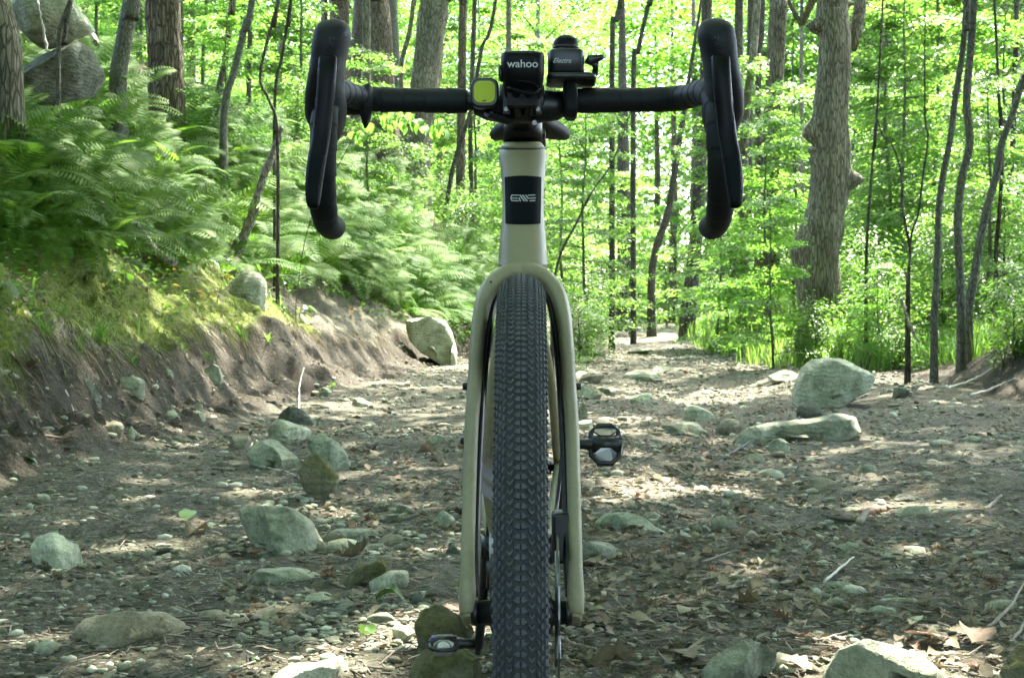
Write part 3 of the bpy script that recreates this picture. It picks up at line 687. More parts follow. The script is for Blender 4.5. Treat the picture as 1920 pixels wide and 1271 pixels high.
# ---- bell
bl = empty('bell'); bl.parent = bike
Yb = .135
def lathe_px(rows, cx, by, n=36, ridge=0, depth=1.0):
    m_ = MB(); rings = []
    for (py, hwp) in rows:
        c = bp(cx, py, by); h_ = hwp * (BY + by) / F; ring = []
        for j in range(n):
            a = 2 * math.pi * j / n; q = h_ * (1 + (ridge if j % 2 else -ridge))
            ring.append((c[0] + q * math.cos(a), by + q * depth * math.sin(a), c[2]))
        rings.append(ring)
    m_.loft(rings); return m_
part('dome', lathe_px([(91, 23.2), (86, 23.4), (80, 22.6), (75, 20), (70.5, 15), (67.5, 9), (66, 3)], 1059, Yb, 64, .018), M['gloss'], bl)
part('collar', lathe_px([(93, 25), (89, 25), (87, 23.6)], 1059, Yb), M['black'], bl)
slab([(135, 1027, 1094, .108, .163), (133, 1026, 1095, .107, .164), (97, 1026, 1095, .107, .164), (93, 1027, 1094, .108, .163), (91, 1031, 1090, .110, .160)], 'body', M['black'], bl, 36, 5)
slab([(148, 1026, 1114, .10, .17), (146, 1024, 1118, .098, .172), (138, 1024, 1118, .098, .172), (136, 1030, 1112, .1, .17)], 'base_plate', M['black'], bl, 36, 7)
m_ = MB(); m_.tube([bp(1113, 142, .13), bp(1115, 128, .125), bp(1113, 116, .12)], [.004, .0035, .005], 12); m_.tube([bp(1102, 121, .12), bp(1106, 112, .12), bp(1118, 110, .12), bp(1130, 107, .12)], [.0055, .006, .0045, .0028], 12); part('lever', m_, M['black'], bl)
m_ = MB()
slab([(147, 1058, 1076, .115, .165), (158, 1055, 1081, .118, .18), (175, 1054.5, 1083, .128, .185), (200, 1055, 1083, .128, .185), (214, 1058, 1081, .132, .18), (221, 1062, 1077, .14, .17)], 'clamp', M['tape'], bl, 28, 5)
put_text('Electra', 1052, 114.5, .1064, 34, bl, M['print'], shear=.35, stretch=1.0)
# ---- saddle and post
sd = MB(); rows = [(.70, .018, .012, .955), (.76, .022, .014, .957), (.84, .040, .018, .958), (.90, .064, .022, .960), (.95, .074, .024, .962), (.975, .066, .018, .965)]
rows = spline(rows, 16); rings = []
for (y, hx, hz, z) in rows:
    ring = []
    for j in range(24):
        a = 2 * math.pi * j / 24; c, q = math.cos(a), math.sin(a); x = hx * .93 * c
        zz = z + .024 + hz * math.copysign(abs(q) ** .7, q) * (.5 if q > 0 else 1.15) - .020 * (abs(c) ** 2.0) * (hx / .074)
        ring.append((.012 + x, y, zz + OZ))
    rings.append(ring)
sd.loft(rings); part('saddle', sd, M['rubber'])
sd = MB()
for s in (-1, 1): sd.tube(spline([(.012 + s * .02, .74, .965), (.012 + s * .022, .84, .945), (.012 + s * .02, .93, .975)], 10), .0035, 8)
part('saddle_rails', sd, M['dmetal'])
sd = MB(); sd.tube([(0, .775, .80), (.006, .83, .94)], .0136, 16); part('seatpost', sd, M['black'])
# ---------------------------------------------------------------- stones
def stonemat(name, c1, c2, c3, moss=0.0, spot=.5):
    m, nt, b = newmat(name)
    tc = N(nt, 'ShaderNodeTexCoord'); oi = N(nt, 'ShaderNodeObjectInfo')
    va = N(nt, 'ShaderNodeVectorMath', operation='ADD'); nt.links.new(tc.outputs['Object'], va.inputs[0])
    vs = N(nt, 'ShaderNodeCombineXYZ'); nt.links.new(mth(nt, 'MULTIPLY', oi.outputs['Random'], 37.0), vs.inputs[0]); nt.links.new(vs.outputs[0], va.inputs[1])
    v = va.outputs[0]
    n1 = noise(nt, 9, 6, v, .6); n2 = noise(nt, 55, 6, v, .7); n3 = noise(nt, 260, 3, v, .7)
    c = ramp(nt, mth(nt, 'ADD', mth(nt, 'MULTIPLY', n1, .55), mth(nt, 'MULTIPLY', n2, .45)), [(.38, c1), (.5, c2), (.62, c3)])
    hs = N(nt, 'ShaderNodeHueSaturation'); nt.links.new(c, hs.inputs['Color'])
    nt.links.new(mth(nt, 'ADD', mth(nt, 'MULTIPLY', oi.outputs['Random'], .5), .78), hs.inputs['Value']); c = hs.outputs[0]
    c = mixc(nt, ramp(nt, n3, [(.55, (0, 0, 0)), (.7, (spot,) * 3)]), c, tuple(x * .35 for x in c1))
    if moss:
        g = N(nt, 'ShaderNodeNewGeometry'); sx = N(nt, 'ShaderNodeSeparateXYZ'); nt.links.new(g.outputs['Normal'], sx.inputs[0])
        f = mth(nt, 'MULTIPLY', mth(nt, 'ADD', n1, mth(nt, 'MULTIPLY', sx.outputs[2], .18)), 1.0)
        c = mixc(nt, ramp(nt, f, [(.62 - .22 * moss, (0, 0, 0)), (.78 - .2 * moss, (.85, .85, .85))]), c, ramp(nt, n2, [(.3, (.045, .05, .012)), (.6, (.14, .145, .04))]))
    nt.links.new(c, b.inputs['Base Color']); b.inputs['Roughness'].default_value = .88; b.inputs['Specular IOR Level'].default_value = .25
    wv = N(nt, 'ShaderNodeTexWave'); wv.bands_direction = 'Z'; wv.inputs['Scale'].default_value = 9; wv.inputs['Distortion'].default_value = 9; wv.inputs['Detail'].default_value = 3; nt.links.new(v, wv.inputs['Vector'])
    h = mth(nt, 'ADD', mth(nt, 'ADD', mth(nt, 'MULTIPLY', n1, 1.2), n2), mth(nt, 'ADD', mth(nt, 'MULTIPLY', n3, .35), mth(nt, 'MULTIPLY', wv.outputs['Fac'], .25)))
    bump(nt, b, h, 1.0, .022)
    return m
SM = {'pale': stonemat('pale_stone', (.23, .24, .15), (.43, .445, .29), (.60, .61, .45)),
      'grey': stonemat('grey_stone', (.14, .15, .095), (.295, .315, .205), (.48, .50, .355)),
      'moss': stonemat('mossy_stone', (.13, .125, .075), (.22, .21, .13), (.32, .31, .20), moss=.8),
      'brown': stonemat('brown_stone', (.14, .125, .075), (.27, .245, .155), (.40, .37, .26)),
      'dark': stonemat('dark_stone', (.05, .055, .038), (.115, .125, .085), (.20, .21, .15))}
def ico(sub):
    import bmesh
    bm = bmesh.new(); bmesh.ops.create_icosphere(bm, subdivisions=sub, radius=1.0)
    V = np.array([v.co[:] for v in bm.verts]); Fc = np.array([[v.index for v in f.verts] for f in bm.faces]); bm.free(); return V, Fc
ICO = {k: ico(k) for k in (1, 2, 3, 4)}
def rock_shape(seed, sub, angular=.6, rough=.05, slab=False):
    V, Fc = ICO[sub]; V = V.copy(); r_ = np.random.default_rng(seed)
    # cut flat faces
    if slab:
        for n in (np.array([r_.normal(0, .10), r_.normal(0, .10), 1.0]), np.array([r_.normal(0, .15), r_.normal(0, .12), -1.0])):
            n /= np.linalg.norm(n); k = V @ n; over = k > .42; V[over] -= np.outer((k[over] - .42) * .97, n)
    for i in range(int(5 + 12 * angular)):
        n = r_.normal(size=3); n /= np.linalg.norm(n); d = (r_.uniform(.62, .88) if slab else r_.uniform(.40, .82)) if angular > .3 else r_.uniform(.74, .96)
        k = V @ n; over = k > d; V[over] -= np.outer((k[over] - d) * (.97 if angular > .3 else .7), n)
    s = seed * 3.17
    n1 = fbm(V[:, 0] * 1.3 + s, V[:, 1] * 1.3, V[:, 2] * 1.3, o=2, seed=seed)
    n2 = fbm(V[:, 0] * 4 + s, V[:, 1] * 4, V[:, 2] * 4, o=3, seed=seed + 5)
    n3 = np.abs(fbm(V[:, 0] * 2.2 + s, V[:, 1] * 2.2 + 7, V[:, 2] * 5, o=3, seed=seed + 9))
    V *= (1 + .10 * n1 + rough * n2 - .09 * angular * n3)[:, None]
    if slab: V[:, 2] *= 1 - .62 * np.clip(np.hypot(V[:, 0], V[:, 1]), 0, 1) ** 2.2
    mn, mxx = V.min(0), V.max(0); V = (V - (mn + mxx) / 2) / ((mxx - mn) / 2)
    return V, Fc
def stone(px0, px1, py0, py1, label, kind='grey', cat='stone', name='stone', depth=.75, angular=.6, sink=.25, tilt=0.0, flat=1.0, seed=None, sub=3, yaw=0.0, lift=0.0, group=None):
    """stone whose visible outline fills the photo box; it rests on the ground where its foot is seen"""
    global _sid; _sid = globals().get('_sid', 100) + 1
    cx = (px0 + px1) / 2; foot = py1 - (py1 - py0) * .10
    g = ground_px(cx, min(foot, 1600)); D = g.y + 0.0
    wd = (px1 - px0) * D / F; hgt = (py1 - py0) * D / F
    drop = (CAMZ - g.z) / D
    dep = wd * depth; hgt = max(hgt - dep * drop * .6, hgt * .35) * flat
    V, Fc = rock_shape(seed or _sid, sub, angular, slab=any(q in label for q in ('slab', 'flat', 'thin', 'narrow')))
    V = V * np.array([wd / 2, dep / 2, (hgt / (1 - sink)) / 2])
    if tilt:
        c, s_ = math.cos(R(tilt)), math.sin(R(tilt)); x, z = V[:, 0].copy(), V[:, 2].copy(); V[:, 0] = x * c + z * s_; V[:, 2] = -x * s_ + z * c
    if yaw:
        c, s_ = math.cos(R(yaw)), math.sin(R(yaw)); x, y = V[:, 0].copy(), V[:, 1].copy(); V[:, 0] = x * c - y * s_; V[:, 1] = x * s_ + y * c
    gc = ground_px(cx, (py0 + py1) / 2); gx = abs(gz(gc.x + .15, gc.y) - gz(gc.x - .15, gc.y)) / .3
    me = np_mesh(name, V, Fc, smooth=True)
    if angular > .3: me.set_sharp_from_angle(angle=R(28))
    if angular > .45: me.shade_smooth() if False else None
    o = link(name, me, SM[kind], None, label, cat, group)
    # bottom of the visible part sits on the ground
    if gx > .22 or py1 < 600:      # set into a bank: half its depth is buried
        k = gc.y / g.y; o.scale = (k, k, k); o.location = (gc.x, gc.y - dep * .12, gc.z + lift + .02)
    else: o.location = (g.x, g.y + dep * .35, g.z + hgt / 2 - (hgt / (1 - sink) - hgt) * .5 + lift - hgt * .16)
    return o
ST = [
 (1495, 1546, 752, 790, 'small dark block wedged between the sloping boulder and the long flat slab', 'dark', dict(angular=.9)),
 (1440, 1484, 818, 856, 'rounded grey stone at the left front corner of the long flat slab', 'grey', {}),
 (518, 594, 764, 806, 'thin dark slab lying aslant behind the rock cluster', 'dark', dict(angular=1, tilt=28, depth=.4)),
 (425, 470, 815, 848, 'low lumpy brown stone left of the rock cluster', 'brown', {}),
 (596, 706, 986, 1018, 'flat green grey stone right of the large flat pale stone', 'grey', dict(depth=.9)),
 (608, 686, 1006, 1038, 'smooth rounded pale stone touching the flat green grey one', 'pale', dict(angular=.2)),
 (87, 118, 1063, 1087, 'little pale pebble just in front of the pale angular chunk', 'pale', {}),
 (712, 757, 1248, 1285, 'small sunlit pinkish rock at the bottom edge beside the mossy boulder', 'pale', dict(angular=.9)),
 (1878, 1960, 1196, 1300, 'mossy yellow rock at the lower right corner', 'moss', dict(sub=4, angular=.4)),
 (1512, 1576, 892, 929, 'brown wedge shaped stone below the long slab', 'brown', dict(angular=.8)),
 (1566, 1624, 1014, 1038, 'blue green rounded stone in the gravel on the right', 'grey', dict(angular=.3)),
 (1643, 1752, 1020, 1044, 'long knobbly flat stone in the gravel on the right', 'pale', dict(depth=.5)),
 (1650, 1694, 1034, 1052, 'little flat stone touching the long knobbly one', 'grey', {}),
 (1662, 1727, 1064, 1098, 'dark rounded stone standing clear on the right hand gravel', 'dark', dict(angular=.4)),
 (1544, 1622, 1087, 1117, 'smooth grey stone with a pale blade of straw lying across it', 'grey', dict(angular=.3, tilt=6)),
 (1631, 1684, 1133, 1160, 'small domed stone near the dark rounded one', 'grey', dict(angular=.2)),
 (1652, 1730, 1118, 1136, 'thin flat stone above the small domed one', 'pale', dict(depth=.4)),
 (1850, 1914, 1121, 1146, 'flat pale stone under a stick near the right edge', 'pale', {}),
 (1888, 1945, 1045, 1078, 'dark rounded stone cut off by the right edge', 'dark', dict(angular=.3)),
 (1818, 1860, 1032, 1054, 'small angular stone above the stick at the right', 'grey', dict(angular=.8)),
 (1680, 1752, 943, 975, 'white sunlit stone beside the broken brown log piece', 'pale', dict(angular=.9)),
 (1751, 1812, 950, 970, 'flat pale stone right of the white sunlit one', 'pale', {}),
 (1664, 1726, 922, 950, 'dark faceted stone behind the white sunlit one', 'dark', dict(angular=.9)),
 (1574, 1620, 949, 966, 'flat pale stone left of the broken brown log piece', 'pale', {}),
 (1608, 1648, 868, 891, 'lone rounded grey stone in the middle of the right hand gravel', 'grey', dict(angular=.3)),
 (1676, 1714, 724, 747, 'dark stone on the shoulder near the scoured right bank', 'dark', {}),
 (1808, 1842, 815, 833, 'small green stone towards the right edge at mid height', 'grey', dict(angular=.3)),
 (1745, 1794, 823, 838, 'low flat stone left of the small green one', 'grey', {}),
 (1399, 1440, 848, 876, 'low mossy green stone below the left tip of the long slab', 'grey', {}),
 (1420, 1474, 876, 903, 'pale green flat stone half under leaves below the long slab', 'pale', {}),
 (1182, 1226, 735, 758, 'bright sunlit stone on the track beyond the upper pedal', 'pale', {}),
 (1170, 1244, 692, 717, 'flat grey green slab far down the track', 'grey', dict(depth=.8)),
 (1247, 1331, 788, 824, 'flat grey slab amid leaves in the middle of the track', 'grey', dict(angular=.9, tilt=5)),
 (1280, 1348, 760, 794, 'bluish slab sunlit along its edge in the red leaf patch', 'pale', dict(angular=.9, tilt=14)),
 (1342, 1396, 782, 816, 'tan stone next to the bluish slab', 'brown', {}),
 (1080, 1130, 718, 750, 'pale sunlit rock just right of the fork at mid height', 'pale', {}),
 (1112, 1156, 722, 746, 'grey rock touching the pale one right of the fork', 'grey', {}),
 (1086, 1134, 694, 722, 'low stone beside the leafy sprig right of the fork', 'brown', {}),
 (1076, 1102, 750, 800, 'grey rock partly hidden by the right fork leg', 'grey', {}),
 (1082, 1112, 785, 812, 'small whitish rock between the fork and the upper pedal', 'pale', {}),
 (1233, 1256, 739, 753, 'little green stone beyond the bright sunlit one', 'grey', {}),
 (1448, 1500, 692, 708, 'flat stone at the foot of the grass left of the big boulder', 'pale', {}),
 (1440, 1500, 706, 722, 'second, sunlit flat stone at the foot of the grass', 'pale', {}),
 (144, 192, 722, 782, 'dark wedge of rock jutting from the bank below the moss', 'dark', dict(angular=1)),
 (225, 276, 721, 763, 'pale squarish rock stuck in the dirt bank below the moss', 'pale', dict(angular=.8)),
 (305, 328, 702, 733, 'small oval stone in the bank right of the pale squarish rock', 'grey', dict(angular=.2)),
 (381, 419, 698, 746, 'speckled oval rock standing in the dirt bank', 'grey', dict(angular=.4)),
 (309, 343, 780, 808, 'left one of two pale pebbles side by side at the foot of the bank', 'pale', dict(angular=.4)),
 (348, 387, 780, 806, 'right one of two pale pebbles side by side at the foot of the bank', 'pale', dict(angular=.2)),
 (360, 383, 765, 783, 'small pale pebble just above the side by side pair', 'pale', {}),
 (394, 413, 787, 801, 'tiny pebble right of the side by side pair', 'grey', {}),
 (192, 234, 801, 829, 'tan stone at the foot of the bank under a thin root', 'brown', {}),
 (236, 254, 810, 833, 'little upright pale stone beside the tan one at the foot of the bank', 'pale', {}),
 (597, 622, 725, 745, 'thin green slab lying on the lower bank near the sprouting seedling', 'grey', dict(tilt=20)),
 (658, 690, 745, 767, 'rounded green slab in the scree below the sunlit patch', 'grey', dict(tilt=15)),
 (798, 839, 813, 838, 'smooth oval stone on the leaf litter left of the fork', 'grey', dict(angular=.1)),
 (705, 786, 962, 980, 'long narrow grey stone left of the fork with a stone on top', 'grey', dict(depth=.4)),
 (740, 775, 948, 967, 'pointed pale stone sitting on the long narrow one', 'pale', dict(angular=.9, lift=.01)),
 (806, 852, 954, 993, 'rough greenish stone next to the left fork leg', 'grey', {}),
 (773, 812, 952, 966, 'flat green stone left of the rough greenish one', 'grey', {}),
 (398, 450, 1100, 1128, 'bluish flat stone with a curled leaf on it at the lower left', 'grey', {}),
 (571, 621, 1108, 1131, 'rounded pale stone amid pebbles left of the green leaf', 'pale', {}),
 (566, 628, 1208, 1231, 'speckled oval stone above the sunlit whitish rock', 'grey', dict(angular=.3)),
 (525, 594, 1191, 1214, 'thin broken green slab near the bottom left of the wheel', 'grey', dict(angular=1)),
 (553, 581, 1178, 1193, 'small pebble above the thin broken green slab', 'grey', {}),
 (485, 531, 1230, 1249, 'smooth lilac grey pebble touching the sunlit whitish rock', 'pale', dict(angular=.1)),
 (448, 506, 1217, 1243, 'tan rounded stone left of the lilac grey pebble', 'brown', dict(angular=.3)),
 (534, 562, 1228, 1246, 'round olive pebble between the oval stone and the lilac pebble', 'brown', dict(angular=.1)),
 (432, 476, 1183, 1217, 'half blue half tan stone beside a curled leaf', 'grey', {}),
 (688, 743, 1145, 1168, 'low brown green stone above the fallen green leaf', 'grey', {}),
 (626, 678, 1128, 1150, 'blue green flat stone left of the crumpled green leaf', 'grey', {}),
 (706, 755, 1000, 1026, 'domed stone with a dead leaf leaning on it left of the fork', 'brown', {}),
 (836, 860, 1018, 1041, 'round dark pebble touching the left fork leg', 'dark', dict(angular=.1)),
 (735, 778, 1167, 1199, 'pale greenish stone left of the rounded olive stone', 'pale', {}),
 (572, 614, 1010, 1040, 'brown corner stone at the right end of the large flat pale stone', 'brown', {}),
 (410, 500, 522, 628, 'smooth grey green boulder bulging out of the fern bank', 'grey', dict(cat='boulder', name='boulder', angular=.2, sub=4, tilt=35, depth=.7, sink=.2)),
 (0, 34, 540, 586, 'pale rock at the left edge above the moss', 'pale', {}),
 (314, 382, 412, 452, 'pale rock among twigs and ferns high on the bank', 'pale', {}),
 (130, 196, 88, 150, 'grey boulder under the big split boulder at the upper left', 'grey', dict(cat='boulder', name='boulder', sub=4, lift=.3)),
 (1785, 1960, 500, 585, 'long pale rounded boulder among the bushes at the right', 'pale', dict(cat='boulder', name='boulder', sub=4, angular=.3, depth=.6)),
 (1775, 1830, 640, 690, 'pale slab jutting from the top of the scoured right bank', 'pale', dict(angular=.8, tilt=-30)),
 (1270, 1310, 612, 640, 'boulder at the right edge of the track where it bends away', 'grey', {}),
]
for (a, b, c, d, lab, kd, kw) in ST:
    if d - c < 30 and 'angular' not in kw: kw = dict(kw, angular=.5)
    stone(a, b, c, d, lab, kd, **kw)
# the split boulder at the top left, on the slope
sb = at(80, 60, 13.0); g = gz(sb.x, sb.y)
V, Fc = rock_shape(901, 4, .55, .04); V = V * np.array([.36, .5, .34])
o = link('boulder', np_mesh('boulder', V, Fc, True), SM['grey'], None, 'huge grey boulder with a level crack at the top left corner of the slope', 'boulder'); o.location = (at(84, 25, 13).x, 13.2, at(84, 22, 13.2).z)
V, Fc = rock_shape(905, 4, .5, .04); V = V * np.array([.34, .5, .30])
o = link('boulder', np_mesh('boulder', V, Fc, True), SM['dark'], None, 'shaded boulder with its top under the huge cracked one at the top left', 'boulder'); o.location = (at(100, 130, 13).x, 13.1, at(100, 138, 13.1).z)
# stones whose outline the photo shows clearly: outline, own distance and real depth
def cut_rock(out, label, kind, depth=.8, seed=1, name='stone', cat='stone', rough=.035, back=.8, Y=None, cuts=26):
    xs = [p[0] for p in out]; ys = [p[1] for p in out]; cx = (min(xs) + max(xs)) / 2
    g = ground_px(cx, max(ys) - 3); Y0 = (Y or g.y); n = 84; o_ = np.array(out + [out[0]], float); L = np.concatenate([[0], np.cumsum(np.hypot(*np.diff(o_, axis=0).T))]); t = np.linspace(0, L[-1], n, endpoint=False)
    P = np.stack([np.interp(t, L, o_[:, 0]), np.interp(t, L, o_[:, 1])], -1); c = np.array([cx, min(ys) * .35 + max(ys) * .65]); W = (max(xs) - min(xs)) * Y0 / F; dp = W * depth; k_ = Y0 / F; rings = []; r_ = np.random.default_rng(seed)
    prof = [tuple(v) for v in spline([(.03, 0), (.45, .0), (.82, .03), (.97, .16), (1.0, .36), (.97, .62), (.80, .86), (.40, .98), (.03, 1.0)], 26)]
    # foot line: the lowest outline row in each column says how far away the stone stands there
    colx = np.linspace(min(xs), max(xs), 40); oc = np.vstack([o_]); foot = []
    for x_ in colx:
        hits = [y1 + (y2 - y1) * (x_ - x1) / (x2 - x1) for (x1, y1), (x2, y2) in zip(o_[:-1], o_[1:]) if (x1 - x_) * (x2 - x_) <= 0 and x1 != x2]
        foot.append(max(hits) if hits else max(ys))
    foot = np.convolve(np.pad(np.array(foot), 8, mode='edge'), np.ones(17) / 17, 'valid')
    gy = np.array([min(ground_px(x_, f_).y, Y0 + .5 * W) for x_, f_ in zip(colx, foot)]); gy = np.maximum(gy, Y0 - .12 * W)
    for (s, d) in prof:
        ring = []
        for q in P:
            v = c + (q - c) * s; Yq = float(np.interp(v[0], colx, gy)) if s > .1 else Y0 + .1 * W
            Yb = Yq + (d - .1) * dp * (1 if s > .3 else 1); w_ = at(v[0], v[1], Yq); X, Z = w_.x, w_.z
            zg = gz(X, Yq)
            hh = (max(ys) - min(ys)) * k_; Z -= .30 * hh * min(max(1 - (Z - zg) / (.55 * hh), 0), 1) * min(s * 1.2, 1)
            if d > .36: Z = zg + (Z - zg) * (1 - (1 - back) * (d - .36) / .64)
            ring.append((X, Yb, Z))
        rings.append(ring)
    A = np.array(rings); ctr = A.reshape(-1, 3).mean(0); fr_ = 2.2 / max(W, .05)
    rel = A - ctr; ext = np.abs(rel).reshape(-1, 3).max(0)
    for i in range(cuts):
        nv_ = r_.normal(size=3); nv_[1] = -abs(nv_[1]) * 1.4 if i < cuts * .6 else nv_[1]; nv_ /= np.linalg.norm(nv_); k = (rel / ext) @ nv_; lim = r_.uniform(.78, .93) * k.max(); rel = rel - (np.clip(k - lim, 0, None) * .96)[..., None] * nv_ * ext
    o0, o1 = (A - ctr).reshape(-1, 3), rel.reshape(-1, 3)
    for ax in (0, 2):
        a0, b0, a1, b1 = o0[:, ax].min(), o0[:, ax].max(), o1[:, ax].min(), o1[:, ax].max(); rel[..., ax] = a0 + (rel[..., ax] - a1) * (b0 - a0) / (b1 - a1)
    q = rel * fr_ + seed * 5.3; nz = fbm(q[..., 0], q[..., 1], q[..., 2], o=3, seed=seed) * rough + np.abs(fbm(q[..., 0] * 3, q[..., 1] * 3, q[..., 2] * 3, o=3, seed=seed + 3)) * rough * -.9 + rough * .4
    nz = nz + np.round(fbm(q[..., 0] * .9 + 4, q[..., 1] * .9, q[..., 2] * 1.4, o=2, seed=seed + 8) * 3) / 3 * .05; A = ctr + rel * (1 + nz)[..., None]; ctr[2] = g.z; m_ = MB(); m_.loft([[tuple(p) for p in r] for r in (A - ctr)])
    me_ = m_.mesh(name); me_.set_sharp_from_angle(angle=R(24)); o = link(name, me_, SM[kind], None, label, cat); o.location = ctr; return o
for a in [
  ([(1492, 764), (1505, 716), (1516, 690), (1532, 676), (1565, 670), (1600, 673), (1632, 684), (1650, 705), (1640, 722), (1605, 732), (1575, 742), (1550, 756), (1520, 770)], 'big pale boulder with a sloping face at the right edge of the track', 'pale', .9, 3, 'boulder', 'boulder', .05, .8, None, 9),
  ([(1390, 842), (1405, 820), (1435, 805), (1470, 796), (1530, 788), (1575, 778), (1590, 778), (1628, 806), (1600, 816), (1570, 824), (1500, 830), (1450, 836)], 'long flat greenish slab leaning on the gravel in front of the sloping boulder', 'grey', .45, 5),
  ([(494, 795), (515, 785), (545, 790), (578, 806), (570, 832), (545, 836), (515, 826), (498, 812)], 'pale angular stone at the back of the rock cluster left of the wheel', 'pale', .9, 7),
  ([(572, 818), (600, 812), (632, 830), (655, 852), (652, 872), (630, 892), (605, 880), (585, 856), (574, 838)], 'blue grey fractured stone at the right of the rock cluster left of the wheel', 'grey', .9, 9),
  ([(462, 836), (480, 824), (510, 828), (530, 842), (552, 862), (556, 884), (530, 886), (500, 872), (468, 866)], 'knobbly yellowish stone at the left of the rock cluster', 'pale', .9, 11),
  ([(556, 868), (580, 852), (612, 858), (632, 888), (624, 912), (612, 930), (600, 945), (592, 928), (570, 905), (556, 886)], 'upright olive slab at the front of the rock cluster, tapering to its foot', 'moss', .6, 13),
  ([(434, 966), (462, 956), (500, 952), (545, 958), (570, 974), (590, 1000), (612, 1026), (600, 1044), (560, 1046), (520, 1048), (492, 1040), (476, 1010), (456, 984)], 'large flat pale green stone set in the dirt at centre left', 'pale', .8, 15),
  ([(466, 1088), (484, 1074), (530, 1068), (570, 1072), (614, 1084), (600, 1096), (540, 1100), (490, 1104)], 'long low pale stone lying in front of the large flat pale stone', 'pale', .5, 17),
  ([(643, 1090), (650, 1072), (690, 1062), (718, 1046), (732, 1056), (730, 1072), (700, 1090), (670, 1108), (648, 1110)], 'oblong yellowish stone tilted up among leaves left of the fork', 'moss', .5, 19),
  ([(690, 1106), (704, 1088), (735, 1070), (760, 1072), (768, 1090), (750, 1106), (720, 1116), (694, 1116)], 'smooth oblong grey stone lying against the oblong yellowish one', 'pale', .6, 21),
  ([(774, 1226), (776, 1180), (790, 1150), (820, 1138), (855, 1142), (880, 1162), (890, 1196), (888, 1230)], 'rounded olive stone standing behind the lower pedal', 'moss', .8, 23),
  ([(766, 1300), (768, 1246), (790, 1220), (830, 1214), (872, 1220), (896, 1244), (900, 1300)], 'mossy yellow boulder under the lower pedal at the bottom edge', 'moss', .7, 25),
  ([(124, 1180), (150, 1170), (220, 1158), (290, 1160), (345, 1182), (330, 1196), (280, 1204), (220, 1216), (180, 1228), (160, 1206)], 'broad flat tan stone with a wedge edge at the lower left', 'brown', .7, 27),
  ([(48, 1030), (62, 1010), (96, 1004), (134, 1020), (152, 1050), (146, 1066), (110, 1070), (70, 1056), (52, 1046)], 'pale angular chunk of rock on the dirt near the left edge', 'pale', .8, 29),
  ([(1070, 1040), (1090, 1022), (1130, 1016), (1158, 1026), (1162, 1042), (1140, 1054), (1110, 1064), (1078, 1062)], 'green grey rock with a dark hollow beneath, right of the fork leg', 'grey', .7, 31),
  ([(1110, 978), (1130, 964), (1170, 962), (1205, 975), (1232, 992), (1252, 998), (1225, 1004), (1180, 1006), (1150, 996), (1120, 988)], 'long flat stone sloping to the right below the sunlit leaf patch', 'grey', .6, 33),
  ([(1316, 1300), (1322, 1262), (1350, 1232), (1392, 1212), (1436, 1210), (1458, 1226), (1452, 1246), (1425, 1270), (1410, 1300)], 'smooth wedge of grey green rock at the bottom edge right of centre', 'grey', .5, 35),
  ([(1550, 1300), (1552, 1232), (1572, 1208), (1612, 1204), (1660, 1216), (1720, 1240), (1775, 1272), (1800, 1300)], 'large half sunlit rock tapering right at the bottom edge', 'pale', .6, 37),
  ([(500, 1300), (510, 1266), (540, 1252), (590, 1250), (640, 1236), (660, 1248), (655, 1300)], 'sunlit whitish rock cut off by the bottom edge left of the wheel', 'pale', .6, 39),
  ([(758, 625), (772, 600), (800, 596), (828, 612), (846, 645), (858, 690), (838, 692), (826, 668), (800, 655), (770, 642)], 'white sunlit boulder at the foot of the bank behind the left fork leg', 'pale', .8, 41, 'boulder', 'boulder'),
]:
    cut_rock(*a)
# many more loose stones, each an object (the largest), the rest joined
protos = []
for i in range(14):
    V, Fc = rock_shape(300 + i, 2, [.2, .5, .8][i % 3], .05); sc_ = np.array([1, rng.uniform(.6, .95), rng.uniform(.35, .7)])
    protos.append(np_mesh('stone', V * sc_, Fc, True))
kinds = ['grey', 'pale', 'brown', 'dark', 'grey', 'moss', 'pale']
pm = []
for i, p in enumerate(protos): p.materials.append(SM[kinds[i % len(kinds)]])
def inpath(x, y): return np.interp(y, LT_Y, LT_X) < x < np.interp(y, RT_Y, RT_X)
zones = [  # photo area, count, size range in px, label, group
 ((400, 900, 1000, 1268), 62, (14, 52), 'rounded pebble packed in the stony patch left of the front wheel', 'pebbles in the stony patch left of the wheel'),
 ((20, 400, 880, 1260), 26, (10, 34), 'small pale stone scattered on the dirt at the lower left', 'small stones scattered on the left hand dirt'),
 ((1420, 1910, 740, 1000), 36, (12, 34), 'small flat stone bedded in the right hand gravel', 'small stones bedded in the right hand gravel'),
 ((1400, 1910, 1000, 1240), 20, (12, 28), 'small grey green stone among litter at the lower right', 'small stones at the lower right'),
 ((480, 860, 690, 900), 26, (12, 34), 'small stone in the scree at the foot of the left bank', 'scree stones at the foot of the left bank'),
 ((1090, 1420, 660, 860), 20, (14, 44), 'loose stone on the sunlit part of the track', 'loose stones on the sunlit track'),
 ((1090, 1400, 900, 1180), 8, (10, 22), 'small stone among dead leaves right of the fork', 'small stones right of the fork')]
